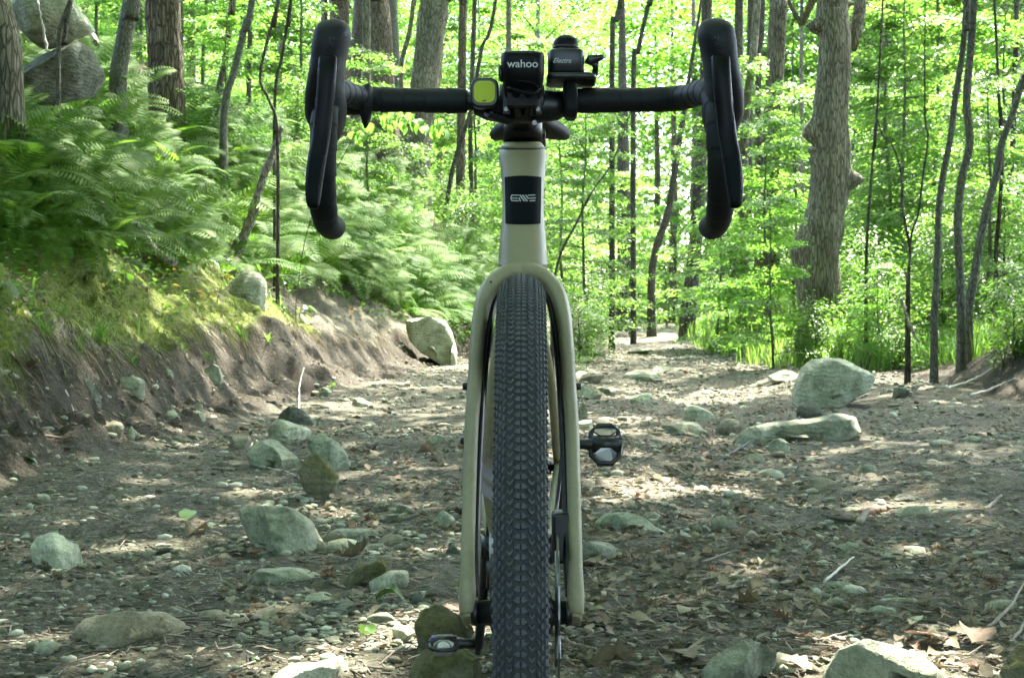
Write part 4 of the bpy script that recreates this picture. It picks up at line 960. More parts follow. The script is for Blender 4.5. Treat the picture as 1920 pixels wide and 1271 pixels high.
for (x0, x1, y0, y1), n, (s0, s1), lab, grp in zones:
    for i in range(n):
        px, py = rng.uniform(x0, x1), y0 + (y1 - y0) * rng.uniform(0, 1)
        g = ground_px(px, py)
        if g.y > 30: continue
        s = (s0 + (s1 - s0) * rng.uniform(0, 1) ** 2) * g.y / F / 2
        o = bpy.data.objects.new('stone', protos[rng.integers(len(protos))]); col.objects.link(o)
        o.location = (g.x, g.y, g.z + s * .12); o.scale = (s * rng.uniform(.9, 1.2), s, s * rng.uniform(.5, .85)); o.rotation_euler = (rng.uniform(-.25, .25), rng.uniform(-.25, .25), rng.uniform(0, 6.28))
        q_ = near(px, py, LM_GND); l_ = {'rou': 'rounded pebble packed', 'sma': 'small stone bedded', 'loo': 'loose stone lying'}[lab[:3]]; tag(o, l_ + ' ' + q_, 'stone', ('pebbles ' if lab[0] == 'r' else 'loose stones ' if lab[0] == 'l' else 'small stones ') + q_)
# gravel: too small to tell apart
def gravel(n):
    V0, F0 = ICO[1]; nv = len(V0)
    y = 1.5 * (28 / 1.5) ** (rng.uniform(0, 1, n) ** 1.0)
    l = np.interp(y, LT_Y, LT_X) - .5; r_ = np.interp(y, RT_Y, RT_X) + .15
    hw_ = y * .36 + .45; x = rng.uniform(np.maximum(l, -hw_), np.minimum(r_, hw_))
    dn = fbm(x * 1.1, y * 1.1, o=3, seed=91); keep = rng.uniform(-1, .9, n) < dn + np.where(x < np.interp(y, LT_Y, LT_X), -.3, .25); x, y = x[keep], y[keep]; n = len(x)
    s = np.exp(rng.normal(-5.25, .48, n)) * (1 + .11 * np.maximum(y - 2.5, 0)); s = np.clip(s, .0022, .03)
    z = H(x, y, True)
    a = rng.uniform(0, 6.28, n); sx, sy, sz = s * rng.uniform(.9, 1.5, n), s * rng.uniform(.7, 1.1, n), s * rng.uniform(.4, .8, n)
    d = 1 + .28 * rng.uniform(-1, 1, (n, nv)); P = V0[None] * d[..., None]
    P = P * np.stack([sx, sy, sz], -1)[:, None]
    X = P[..., 0] * np.cos(a)[:, None] - P[..., 1] * np.sin(a)[:, None] + x[:, None]; Yy = P[..., 0] * np.sin(a)[:, None] + P[..., 1] * np.cos(a)[:, None] + y[:, None]; Z = P[..., 2] + (z + sz * .25)[:, None]
    V = np.stack([X, Yy, Z], -1).reshape(-1, 3); Fc = (F0[None] + (np.arange(n) * nv)[:, None, None]).reshape(-1, 3)
    return np_mesh('gravel', V, Fc, True, {'v': np.repeat(rng.uniform(0, 1, n), nv)})
def gravelmat():
    m, nt, b = newmat('gravel_stones'); at_ = N(nt, 'ShaderNodeAttribute', attribute_name='v')
    c = ramp(nt, at_.outputs['Fac'], [(0, (.055, .052, .03)), (.3, (.12, .116, .072)), (.6, (.20, .208, .138)), (.85, (.31, .32, .22)), (1, (.46, .465, .35))])
    c = mixc(nt, 1.0, c, ramp(nt, noise(nt, 90, 5), [(.3, (.6, .6, .6)), (.65, (1.2, 1.2, 1.2))]), 'MULTIPLY')
    nt.links.new(c, b.inputs['Base Color']); b.inputs['Roughness'].default_value = .9; b.inputs['Specular IOR Level'].default_value = .25; return m
GRV = gravelmat()
def rubble(n):
    V0, F0 = ICO[2]; nv = len(V0)
    px = np.concatenate([rng.normal(610, 130, n // 2), rng.uniform(0, 1900, n - n // 2)]); py = np.concatenate([rng.uniform(930, 1265, n // 2), rng.uniform(700, 1250, n - n // 2)])
    SH = [rock_shape(700 + i, 2, [.3, .7, .5][i % 3], .05)[0] for i in range(12)]
    Vs, A = [], []
    for i in range(n):
        g = ground_px(px[i], py[i])
        if g.y > 16 or not inpath(g.x + .45, g.y): continue
        s = rng.uniform(6, 21) * g.y / F / 2 * rng.uniform(.7, 1.1); a = rng.uniform(0, 6.28); P = SH[i % 12] * [s * rng.uniform(1, 1.5), s, s * rng.uniform(.4, .75)]
        Vs.append(np.stack([P[:, 0] * math.cos(a) - P[:, 1] * math.sin(a) + g.x, P[:, 0] * math.sin(a) + P[:, 1] * math.cos(a) + g.y, P[:, 2] + g.z + s * .1], -1)); A.append(np.full(nv, rng.uniform(.2, .93)))
    m = len(Vs); return np_mesh('rubble', np.concatenate(Vs), (F0[None] + (np.arange(m) * nv)[:, None, None]).reshape(-1, 3), True, {'v': np.concatenate(A)})
link('rubble', rubble(2900), GRV, kind='stuff')['label'] = 'small rubble bedded between the larger stones'
link('gravel', gravel(26000), GRV, kind='stuff')['label'] = 'loose gravel and grit strewn over the track'
# ---------------------------------------------------------------- dead leaves, twigs, sticks
def litmat(name, stops, tr=.25):
    m, nt, b = newmat(name); a_ = N(nt, 'ShaderNodeAttribute', attribute_name='v'); oi = N(nt, 'ShaderNodeObjectInfo')
    f = mth(nt, 'FRACT', mth(nt, 'ADD', a_.outputs['Fac'], oi.outputs['Random']))
    c = ramp(nt, f, stops); c = mixc(nt, 1.0, c, ramp(nt, noise(nt, 70, 5), [(.3, (.65, .65, .65)), (.65, (1.2, 1.2, 1.2))]), 'MULTIPLY')
    nt.links.new(c, b.inputs['Base Color']); b.inputs['Roughness'].default_value = .75; b.inputs['Specular IOR Level'].default_value = .3
    t = N(nt, 'ShaderNodeBsdfTranslucent'); nt.links.new(c, t.inputs[0]); mx = N(nt, 'ShaderNodeMixShader'); mx.inputs[0].default_value = tr
    nt.links.new(b.outputs[0], mx.inputs[1]); nt.links.new(t.outputs[0], mx.inputs[2]); nt.links.new(mx.outputs[0], nt.nodes['Material Output'].inputs[0]); return m
LIT = litmat('dead_leaf', [(0, (.055, .042, .022)), (.25, (.115, .092, .05)), (.5, (.19, .165, .10)), (.74, (.27, .245, .16)), (.9, (.16, .095, .055)), (1, (.075, .05, .028))])
GRN = leafmat('fallen_green_leaf', (.04, .085, .018), (.06, .12, .025), (.09, .16, .04), .2)
def outline(kind, r_):
    if kind == 0:      # oak-like lobes
        a = np.linspace(0, 1, 11); prof = np.array([0, .16, .10, .28, .16, .36, .22, .38, .24, .22, 0])
    elif kind == 1:    # beech oval
        a = np.linspace(0, 1, 7); prof = np.array([0, .18, .28, .31, .26, .14, 0])
    else:              # maple points
        a = np.linspace(0, 1, 9); prof = np.array([0, .24, .20, .42, .26, .34, .20, .12, 0])
    return a, prof * r_.uniform(.85, 1.15)
def leaf_poly(kind, r_, curl):
    a, p = outline(kind, r_); k = len(a); V = []; 
    c1, c2, c3 = r_.normal(0, curl), abs(r_.normal(0, curl)) * 1.3, r_.normal(0, curl * .6)
    for s in (-1, 0, 1):
        for i in range(k):
            x = a[i] - .5; y = s * p[i]; z = c2 * (abs(y) ** 1.5) * 2.2 + c1 * x * x * 2 + c3 * x * y * 3 + .02 * math.sin(i * 2.1 + s)
            V.append((x, y, z))
    Fc = []
    for s in range(2):
        for i in range(k - 1): Fc.append((s * k + i, s * k + i + 1, (s + 1) * k + i + 1, (s + 1) * k + i))
    return np.array(V), np.array(Fc)
LV = [leaf_poly([0, 1, 2, 0, 1][i % 5], rng, .22) for i in range(15)]
def litter(n, yr, dens, smin=.014, smax=.042):
    Vs, Fs, A = [], [], []; off = 0
    y = yr[0] * (yr[1] / yr[0]) ** rng.uniform(0, 1, n); hw_ = y * .37 + .5; x = rng.uniform(-hw_, hw_)
    keep = rng.uniform(0, 1, n) < dens(x, y); x, y = x[keep], y[keep]; n = len(x); z = H(x, y, True)
    e = .05; nx = (H(x + e, y, False) - H(x - e, y, False)) / (2 * e); ny = (H(x, y + e, False) - H(x, y - e, False)) / (2 * e)
    s = rng.uniform(smin, smax, n) * np.clip(1 + (y - 6) * .02, 1, 1.5)
    for q in range(len(LV)):
        idx = np.arange(n)[q::len(LV)]; P, Fc = LV[q]; m = len(idx)
        a = rng.uniform(0, 6.28, m); tx, ty = rng.normal(0, .22, m) + nx[idx], rng.normal(0, .22, m) + ny[idx]
        X = (P[None, :, 0] * np.cos(a)[:, None] - P[None, :, 1] * np.sin(a)[:, None]) * s[idx][:, None]; Y = (P[None, :, 0] * np.sin(a)[:, None] + P[None, :, 1] * np.cos(a)[:, None]) * s[idx][:, None]
        Z = P[None, :, 2] * s[idx][:, None] + X * tx[:, None] + Y * ty[:, None] + (z[idx] + .006 + rng.uniform(0, .012, m))[:, None]
        X = X + x[idx][:, None]; Y = Y + y[idx][:, None]
        Vs.append(np.stack([X, Y, Z], -1).reshape(-1, 3)); k = len(P); Fs.append((Fc[None] + (np.arange(m) * k)[:, None, None]).reshape(-1, 4) + off); off += m * k
        A.append(np.repeat(rng.uniform(0, 1, m), k))
    return np_mesh('leaf_litter', np.concatenate(Vs), np.concatenate(Fs), False, {'v': np.concatenate(A)})
def dens_path(x, y):
    l = np.interp(y, LT_Y, LT_X); r_ = np.interp(y, RT_Y, RT_X)
    d = .30 + .5 * fbm(x * .8, y * .5, o=2, seed=55)
    px = 960 + x / y * F
    d = d + .55 * np.exp(-((px - 1250) / 190) ** 2) * (y > 3) + .45 * np.exp(-((px - 760) / 110) ** 2) * ((y > 4.5) & (y < 9)) + .35 * (y < 4.2) * (px > 1060)
    d = d * np.where(px > 1500, np.where(y > 4.2, .45, .8), 1) * np.where((px < 420), .45, 1)
    d = d * np.where(y > 30, .8, 1)
    bank = x < l; d = np.where(bank, np.where(l - x < .6, .35, .6), d); d = np.where(x > r_ + .3, .35, d)
    return d
link('leaf_litter', litter(38000, (1.6, 42), dens_path), LIT, kind='stuff')['label'] = 'brown dead leaves scattered over the track and banks'
# single leaves big enough to pick out
def one_leaf(px, py, wpx, k, mat, lab, cat='leaf', name='dead_leaf', group=None, yaw=None, v=None):
    g = ground_px(px, py); P, Fc = leaf_poly(k, rng, .35); s = wpx * g.y / F
    a = rng.uniform(0, 6.28) if yaw is None else R(yaw)
    V = P * s; me = np_mesh(name, V, Fc, False, {'v': np.full(len(V), rng.uniform(0, 1) if v is None else v)})
    sl = bpy.data.objects.new(name, me); me.materials.append(mat); col.objects.link(sl)
    sl.location = (g.x, g.y, g.z + .022); sl.rotation_euler = (rng.uniform(-.3, .3), rng.uniform(-.3, .3), a); tag(sl, lab, cat, group)
for i, (px, py, w_, k, lab) in enumerate([(1290, 1240, 120, 0, 'large flat dead oak leaf at the bottom right of the wheel'), (1150, 1262, 95, 2, 'star shaped pale dead leaf at the bottom edge right of the wheel'), (1110, 1190, 70, 0, 'pale green and tan curled leaf just right of the fork foot'), (1200, 1185, 75, 1, 'brown rounded leaf right of the curled pale one'), (1480, 1262, 95, 0, 'dark reddish brown leaf between the two bottom edge rocks'), (1740, 1210, 95, 0, 'tan folded leaf above the large half sunlit rock'), (1830, 1215, 110, 1, 'dull grey leaf pressed flat near the lower right corner'), (365, 1010, 62, 1, 'tan pointed leaf on bare dirt left of the large flat stone'), (1290, 1158, 62, 1, 'yellowish dead leaf lying flat right of centre'), (1120, 1075, 80, 0, 'curled tan leaf under the green grey rock'), (500, 1165, 90, 0, 'curled oak leaf with raised stem in the stony patch'), (660, 1060, 80, 0, 'pale tattered leaf left of the oblong stones'), (1240, 912, 45, 2, 'sunlit pinkish leaf on the bright patch'), (1160, 930, 40, 1, 'yellow leaf at the left end of the bright patch'), (60, 505, 45, 2, 'pale dead leaf hanging on the mossy bank'), (55, 700, 70, 2, 'heap of tattered pale leaf at the left edge of the bank'), (270, 1215, 60, 0, 'reddish leaf leaning on the broad flat tan stone'), (1405, 1150, 60, 2, 'pale star leaf in the litter right of centre'), (1330, 880, 60, 1, 'dark curled leaf in the middle of the track')]):
    one_leaf(px, py, w_, k, LIT, lab)
for i in range(120):
    x0, x1, y0, y1 = [(1090, 1480, 840, 1265), (640, 880, 830, 980), (400, 700, 1050, 1250), (1480, 1900, 1120, 1260), (1250, 1500, 700, 860)][i % 5]
    labs = ['dead leaf in the litter right of the wheel', 'dead leaf in the hollow beside the rock cluster', 'dead leaf caught between the stones left of the wheel', 'dead leaf near the lower right corner', 'reddish dead leaf in the sunlit patch of the track']
    px, py = rng.uniform(x0, x1), rng.uniform(y0, y1); q_ = near(px, py, LM_GND)
    one_leaf(px, py, rng.uniform(20, 42) if i % 5 != 4 else rng.uniform(14, 22), rng.integers(3), LIT, 'curled dead leaf ' + q_, group='dead leaves ' + q_)
for (px, py, w_, lab) in [(352, 975, 70, 'green lobed leaf lying on the dirt above the large flat stone'), (685, 1212, 62, 'bright green fallen leaf near the bottom left of the wheel'), (730, 1130, 90, 'crumpled dark green leaf left of the rounded olive stone'), (1290, 1018, 50, 'pale green narrow leaf right of the fork'), (1720, 1180, 50, 'curled bright green leaf at the lower right'), (55, 870, 50, 'limp green leaf on the dirt at the left edge'), (478, 1258, 26, 'tiny lime green leaf on the pebbles at the bottom edge'), (1410, 960, 22, 'small green leaf on the right hand dirt'), (400, 1000, 40, 'second green lobed leaf touching the dirt by the large flat stone'), (1225, 988, 40, 'green leaf scrap by the long sloping stone')]:
    one_leaf(px, py, w_ * .75, rng.integers(2), GRN, lab, name='green_leaf')
TW = simple('dry_twig', (.17, .14, .10), .8, var=.4, scale=50, bmp=.4)
TWP = simple('bleached_wood', (.46, .42, .37), .8, var=.45, scale=25, bmp=.7)
TWD = simple('dark_twig', (.05, .04, .03), .8, var=.3, scale=50, bmp=.3)
def twig(pts, rpx, mat, lab, name='twig', lift=.008, wob=.12, taper=.5, cat='twig', dz=None):
    P = []
    for i, p in enumerate(pts):
        g = ground_px(p[0], p[1]); P.append((g.x, g.y, g.z + lift + (p[2] if len(p) > 2 else 0)))
    D = P[0][1]; r0 = rpx * D / F / 2; L = spline(P, 6 * len(P)); base = np.array(P[0])
    L = L + rng.normal(0, r0 * wob, L.shape) * 1.5
    m_ = MB(); m_.tube(L - base, [r0 * (1 - (1 - taper) * i / len(L)) * rng.uniform(.88, 1.12) for i in range(len(L))], 8)
    o = link(name, m_.mesh(name), mat, None, lab, cat); o.location = P[0]; return o
for a in [([(1315, 1060), (1380, 1040), (1450, 1050, .01)], 5, TW, 'thin forked twig on the gravel right of the fork'),
          ([(1048, 1205), (1080, 1218), (1118, 1226)], 13, TW, 'short thick stick at the foot of the fork'),
          ([(1440, 1090), (1490, 1088), (1548, 1086)], 11, TW, 'straight grey stick left of the stone with the straw'),
          ([(1546, 1112, .02), (1600, 1074, .03)], 6, TWP, 'pale blade of straw lying across a grey stone'),
          ([(1808, 978), (1845, 962), (1876, 946, .02)], 11, TW, 'grey green stick pointing up right near the right edge'),
          ([(1850, 1188), (1895, 1160, .02), (1925, 1115, .03)], 8, TW, 'long stick reaching in from the right edge'),
          ([(1895, 1215), (1925, 1188, .02)], 9, TW, 'short stick at the lower right corner'),
          ([(1780, 1222), (1830, 1205), (1800, 1185)], 5, TWD, 'thin dark twig over the leaves at the lower right'),
          ([(1840, 1122), (1880, 1112), (1918, 1100)], 9, TW, 'stick lying above the flat pale stone at the right'),
          ([(1535, 1208), (1588, 1192)], 5, TW, 'short twig above the large half sunlit rock'),
          ([(1330, 885), (1400, 842, .02), (1500, 800, .05)], 6, TWD, 'long thin dark twig leaning on the long flat slab'),
          ([(1100, 900), (1125, 878, .02)], 4, TWD, 'short dark twig under the upper pedal'),
          ([(175, 960), (235, 985), (285, 1015)], 4, TW, 'long thin twig on the dirt at the left'),
          ([(470, 875), (540, 890), (575, 910)], 5, TWP, 'pale curved root in front of the rock cluster'),
          ([(510, 945), (548, 930)], 9, TW, 'short stick below the rock cluster'),
          ([(122, 738), (140, 780), (160, 815)], 4, TWP, 'thin pale root hanging down the dirt bank'),
          ([(20, 812), (90, 822), (165, 828)], 5, TW, 'thin root lying along the foot of the bank at the left'),
          ([(1620, 967), (1650, 962), (1672, 960)], 24, litmat('rotten_log', [(0, (.16, .09, .05)), (1, (.24, .15, .09))], 0), 'broken piece of brown log on the right hand gravel'),
          ([(1535, 970), (1575, 978), (1620, 984)], 10, TWD, 'dark stick in front of the broken log'),
          ([(1610, 985), (1630, 970, .02)], 16, TW, 'stubby stick end leaning by the broken log'),
          ([(1770, 1010), (1800, 1012), (1830, 1008)], 6, TW, 'small stick above the flat gravel at the right'),
          ([(1000, 1262), (1060, 1258)], 4, TW, 'thin straw behind the wheel at the bottom edge'),
          ([(1450, 1190), (1500, 1180)], 4, TW, 'thin twig among litter above the wedge of rock'),
          ([(560, 770), (562, 735, .05), (570, 715, .1)], 4, TWP, 'pale dead seedling stalk on the lower bank')]:
    twig(*a, name='stick' if a[1] >= 8 else 'twig', cat='stick' if a[1] >= 8 else 'twig')
# fine twig debris
def debris(n):
    y = 2.4 * (20 / 2.4) ** rng.uniform(0, 1, n); x = rng.uniform(-.36 * y, .36 * y); z = H(x, y, True) + .006
    L = rng.uniform(.01, .055, n) * (1 + .05 * y); r_ = rng.uniform(.0006, .0018, n) * (1 + .05 * y); a = rng.uniform(0, 6.28, n); el = rng.normal(0, .15, n)
    d = np.stack([np.cos(a), np.sin(a), el], -1); u = np.stack([-np.sin(a), np.cos(a), 0 * a], -1); wv_ = np.stack([0 * a, 0 * a, 0 * a + 1], -1)
    c = np.stack([x, y, z], -1); V = []
    for e_ in (-1, 1):
        for (p, q) in ((1, 0), (-.5, .87), (-.5, -.87)): V.append(c + d * (L / 2 * e_)[:, None] + u * (r_ * p)[:, None] + wv_ * (r_ * q)[:, None])
    V = np.stack(V, 1).reshape(-1, 3); F0 = np.array([(0, 1, 4, 3), (1, 2, 5, 4), (2, 0, 3, 5)]); Fc = (F0[None] + (np.arange(n) * 6)[:, None, None]).reshape(-1, 4)
    return np_mesh('twig_debris', V, Fc, False, {'v': np.repeat(rng.uniform(0, 1, n), 6)})
link('twig_debris', debris(9000), litmat('debris', [(0, (.04, .03, .02)), (.6, (.16, .13, .09)), (1, (.32, .28, .21))], 0), kind='stuff')['label'] = 'bits of twig and stalk strewn over the ground'
# ---------------------------------------------------------------- foliage materials 
LF_CAN = leafmat('canopy_leaf', (.035, .085, .014), (.06, .13, .02), (.09, .17, .028), .55, .4, 1.9)
LF_UND = leafmat('understorey_leaf', (.055, .115, .026), (.095, .175, .04), (.145, .225, .06), .55, .4, 1.9)
LF_YEL = leafmat('bright_leaf', (.07, .16, .03), (.11, .22, .042), (.16, .27, .065), .55, .4, 1.7)
LF_FERN = leafmat('fern_leaf', (.04, .10, .012), (.07, .145, .018), (.12, .20, .028), .5, .6, 1.6, .12)
LF_GRASS = leafmat('grass_blade', (.055, .12, .022), (.09, .17, .035), (.14, .21, .055), .5, .45, 1.8)
LF_HERB = leafmat('herb_leaf', (.04, .10, .016), (.075, .16, .025), (.12, .21, .035), .5, .38, 1.8)
LF_ORG = leafmat('withered_leaf', (.12, .07, .015), (.20, .12, .02), (.26, .18, .04), .4, .6)
def barkmat(name, c1, c2, c3, sc_=1.0, moss=0):
    m, nt, b = newmat(name); tc = N(nt, 'ShaderNodeTexCoord'); mp = N(nt, 'ShaderNodeMapping'); mp.inputs['Scale'].default_value = (1, 1, .16); nt.links.new(tc.outputs['Object'], mp.inputs[0])
    n1 = noise(nt, 26 * sc_, 6, mp.outputs[0], .65); n2 = noise(nt, 2.2, 4); n3 = noise(nt, 90 * sc_, 4, mp.outputs[0], .7)
    vo = N(nt, 'ShaderNodeTexVoronoi', feature='DISTANCE_TO_EDGE'); vo.inputs['Scale'].default_value = 34 * sc_; nt.links.new(mp.outputs[0], vo.inputs['Vector'])
    e = ramp(nt, vo.outputs['Distance'], [(0, (0, 0, 0)), (.16, (1, 1, 1))])
    c = ramp(nt, mth(nt, 'ADD', mth(nt, 'MULTIPLY', n1, .7), mth(nt, 'MULTIPLY', n3, .3)), [(.32, c1), (.5, c2), (.66, c3)])
    c = mixc(nt, mth(nt, 'SUBTRACT', 1, e), c, tuple(x * .75 for x in c1)); c = mixc(nt, 1.0, c, ramp(nt, n2, [(.3, (.7, .72, .68)), (.7, (1.25, 1.25, 1.2))]), 'MULTIPLY')
    if moss: c = mixc(nt, ramp(nt, n2, [(.45, (0, 0, 0)), (.65, (.5,) * 3)]), c, (.06, .085, .02))
    nt.links.new(c, b.inputs['Base Color']); b.inputs['Roughness'].default_value = .9; b.inputs['Specular IOR Level'].default_value = .2
    bump(nt, b, mth(nt, 'ADD', mth(nt, 'MULTIPLY', e, .8), n1), .9, .03); return m
BK_GREY = barkmat('grey_bark', (.10, .088, .056), (.19, .168, .115), (.30, .275, .205))
BK_BRN = barkmat('brown_bark', (.06, .047, .03), (.14, .11, .075), (.24, .20, .15), .8)
BK_SMO = barkmat('smooth_bark', (.12, .115, .09), (.19, .185, .15), (.26, .25, .21), 2.2, moss=1)
BK_DRK = barkmat('dark_bark', (.045, .038, .028), (.09, .075, .055), (.15, .13, .10), 1.2)
# ---------------------------------------------------------------- leaves in bulk
def leaves_np(P, D, Nn, L, Wd, fold=.25, droop=.1):
    """P base points, D along-leaf unit vectors, Nn leaf normals, L length, Wd half width -> V (n*4), F (n*2)"""
    n = len(P); S = np.cross(Nn, D); S /= (np.linalg.norm(S, axis=1, keepdims=True) + 1e-9); L = L[:, None]; Wd = Wd[:, None]
    mid = P + D * L * .45
    a = P; b_ = mid + S * Wd + Nn * Wd * fold; c = P + D * L - Nn * L * droop; d = mid - S * Wd + Nn * Wd * fold
    V = np.stack([a, b_, c, d], 1).reshape(-1, 3); i = np.arange(n)[:, None] * 4
    Fc = np.concatenate([i + [0, 2, 1], i + [0, 3, 2]], 1).reshape(-1, 3)
    return V, Fc
def unit(v): return v / (np.linalg.norm(v, axis=-1, keepdims=True) + 1e-9)
def leafmesh(name, P, D, Nn, L, Wd, r_, **k):
    V, Fc = leaves_np(P, unit(D), unit(Nn), L, Wd, **k)
    return np_mesh(name, V, Fc, False, {'v': np.repeat(r_.uniform(0, 1, len(P)), 4)})
def spray_crown(seed, h, rad, nb, per, leaf, base=.12, flat=.12, bush=False):
    """young beech/maple habit: flat layered sprays of leaves on thin branches. returns trunk MB, crown mesh"""
    r_ = np.random.default_rng(seed); m_ = MB(); Ps, Ds, Ns = [], [], []
    tr = []; x = y = 0
    for i in range(8): x += r_.normal(0, .035 * h / 5); y += r_.normal(0, .035 * h / 5); tr.append((x, y, h * i / 7))
    tr[0] = (0, 0, -.3); T = spline(tr, 20); m_.tube(T, [(.012 + .006 * h) * (1 - .8 * i / 19) for i in range(20)], 7)
    for k in range(nb):
        t = base + (1 - base) * (k + r_.uniform(0, 1)) / nb; z0 = h * t; i0 = min(int(t * 19), 19); az = r_.uniform(0, 6.28); Lb = rad * (1 - .55 * t) * r_.uniform(.6, 1.15) if not bush else rad * r_.uniform(.5, 1.1)
        up = r_.uniform(.05, .4) if not bush else r_.uniform(.3, 1.2); p0 = T[i0]; d = np.array([math.cos(az), math.sin(az), up]); d /= np.linalg.norm(d)
        bp_ = [p0 + d * Lb * s + np.array([0, 0, -.22 * Lb * s * s]) + r_.normal(0, .02 * Lb, 3) * s for s in np.linspace(0, 1, 5)]
        m_.tube(bp_, [.004 * h ** .5 * (1.1 - s) + .0015 for s in np.linspace(0, 1, 5)], 4)
        s = r_.uniform(.12, 1, per) ** .8; side = r_.normal(0, 1, per) * .34 * Lb * (1.1 - s * .75)
        B = np.array(bp_); c = np.stack([np.interp(s, np.linspace(0, 1, 5), B[:, q]) for q in range(3)], -1)
        perp = np.array([-math.sin(az), math.cos(az), 0]); c = c + perp * side[:, None] + np.stack([0 * s, 0 * s, r_.normal(0, flat * .35, per) - np.abs(side) * .12], -1)
        Ps.append(c); aa = az + np.sign(side) * r_.uniform(.3, 1.3, per); Ds.append(np.stack([np.cos(aa), np.sin(aa), r_.uniform(-.55, .05, per)], -1))
        Ns.append(np.stack([r_.normal(0, .38, per), r_.normal(0, .38, per), np.ones(per)], -1))
    P, D, Nn = np.concatenate(Ps), np.concatenate(Ds), np.concatenate(Ns); n = len(P); L = leaf * r_.uniform(.65, 1.25, n)
    return m_, leafmesh('crown', P, D, Nn, L, L * .30, r_)
def blob_crown(seed, z0, z1, rad, ncl, per, leaf, trunk_r=.2):
    """tall forest tree: limbs carrying many flattened leaf clumps"""
    r_ = np.random.default_rng(seed); m_ = MB()
    tr = [(0, 0, -.4)] + [(r_.normal(0, .12), r_.normal(0, .12), z1 * .92 * i / 6) for i in range(1, 7)]; T = spline(tr, 24)
    m_.tube(T, [trunk_r * (1.25 if i == 0 else 1) * (1 - .75 * i / 23) + .01 for i in range(24)], 10)
    Ps, Ns = [], []
    for k in range(ncl):
        t = r_.uniform(0, 1); z = z0 + (z1 - z0) * t; R_ = rad * math.sin(math.pi * min(1, .18 + .80 * t)) ** .7; az = r_.uniform(0, 6.28); q = R_ * r_.uniform(.15, 1) ** .6
        c = np.array([q * math.cos(az), q * math.sin(az), z]); i0 = int(np.clip((z - q * .5) / (z1 * .92) * 23, 0, 22))
        if k % 3 == 0: m_.tube([T[i0], (T[i0] + c) / 2 + np.array([0, 0, .1 * q]), c], [.05 * trunk_r / .2, .03 * trunk_r / .2, .008], 5)
        cr_ = r_.uniform(.55, 1.1) * rad * .32; u = r_.normal(0, 1, (per, 3)) * np.array([.6, .6, .28]) * cr_
        Ps.append(c + u); Ns.append(np.stack([r_.normal(0, .5, per), r_.normal(0, .5, per), np.ones(per)], -1))
    P, Nn = np.concatenate(Ps), np.concatenate(Ns); n = len(P); a = r_.uniform(0, 6.28, n); D = np.stack([np.cos(a), np.sin(a), r_.uniform(-.6, .1, n)], -1); L = leaf * r_.uniform(.65, 1.3, n)
    return m_, leafmesh('crown', P, D, Nn, L, L * .32, r_)
def proto(pair, bark, leaf, tn='trunk'):
    m_, cr = pair; tm = m_.mesh(tn); tm.materials.append(bark); cr.materials.append(leaf); return tm, cr
def plant(name, pr, loc, rz, s, label, cat, group=None, parts=('trunk', 'crown')):
    t = empty(name, loc, label, cat, group, (0, 0, rz)); t.scale = (s if hasattr(s, '__len__') else (s, s, s))
    for pn_, me in zip(parts, pr): o = bpy.data.objects.new(pn_, me); col.objects.link(o); o.parent = t
    return t
SPR = [proto(spray_crown(41 + i, h, rad, nb, per, lf), BK_SMO, LF_UND if i != 2 else LF_YEL) for i, (h, rad, nb, per, lf) in enumerate([(6.5, 2.1, 44, 230, .095), (5.0, 1.8, 36, 210, .085), (4.2, 1.7, 30, 200, .09), (8.0, 2.4, 52, 230, .11)])]
BSH = [proto(spray_crown(61 + i, h, rad, nb, per, lf, base=.05, flat=.3, bush=True), BK_DRK, mm, 'stem') for i, (h, rad, nb, per, lf, mm) in enumerate([(1.1, .7, 34, 90, .055, LF_HERB), (1.5, .9, 40, 90, .06, LF_UND), (.8, .6, 30, 80, .05, LF_YEL)])]
TALL = [proto(blob_crown(81 + i, z0, z1, rad, ncl, per, lf, tr), bk, LF_CAN if i % 2 == 0 else LF_UND) for i, (z0, z1, rad, ncl, per, lf, tr, bk) in enumerate([(4.5, 15, 3.6, 70, 130, .17, .20, BK_GREY), (3.0, 12, 3.2, 70, 130, .15, .13, BK_DRK), (6, 18, 4.2, 80, 130, .19, .26, BK_BRN)])]
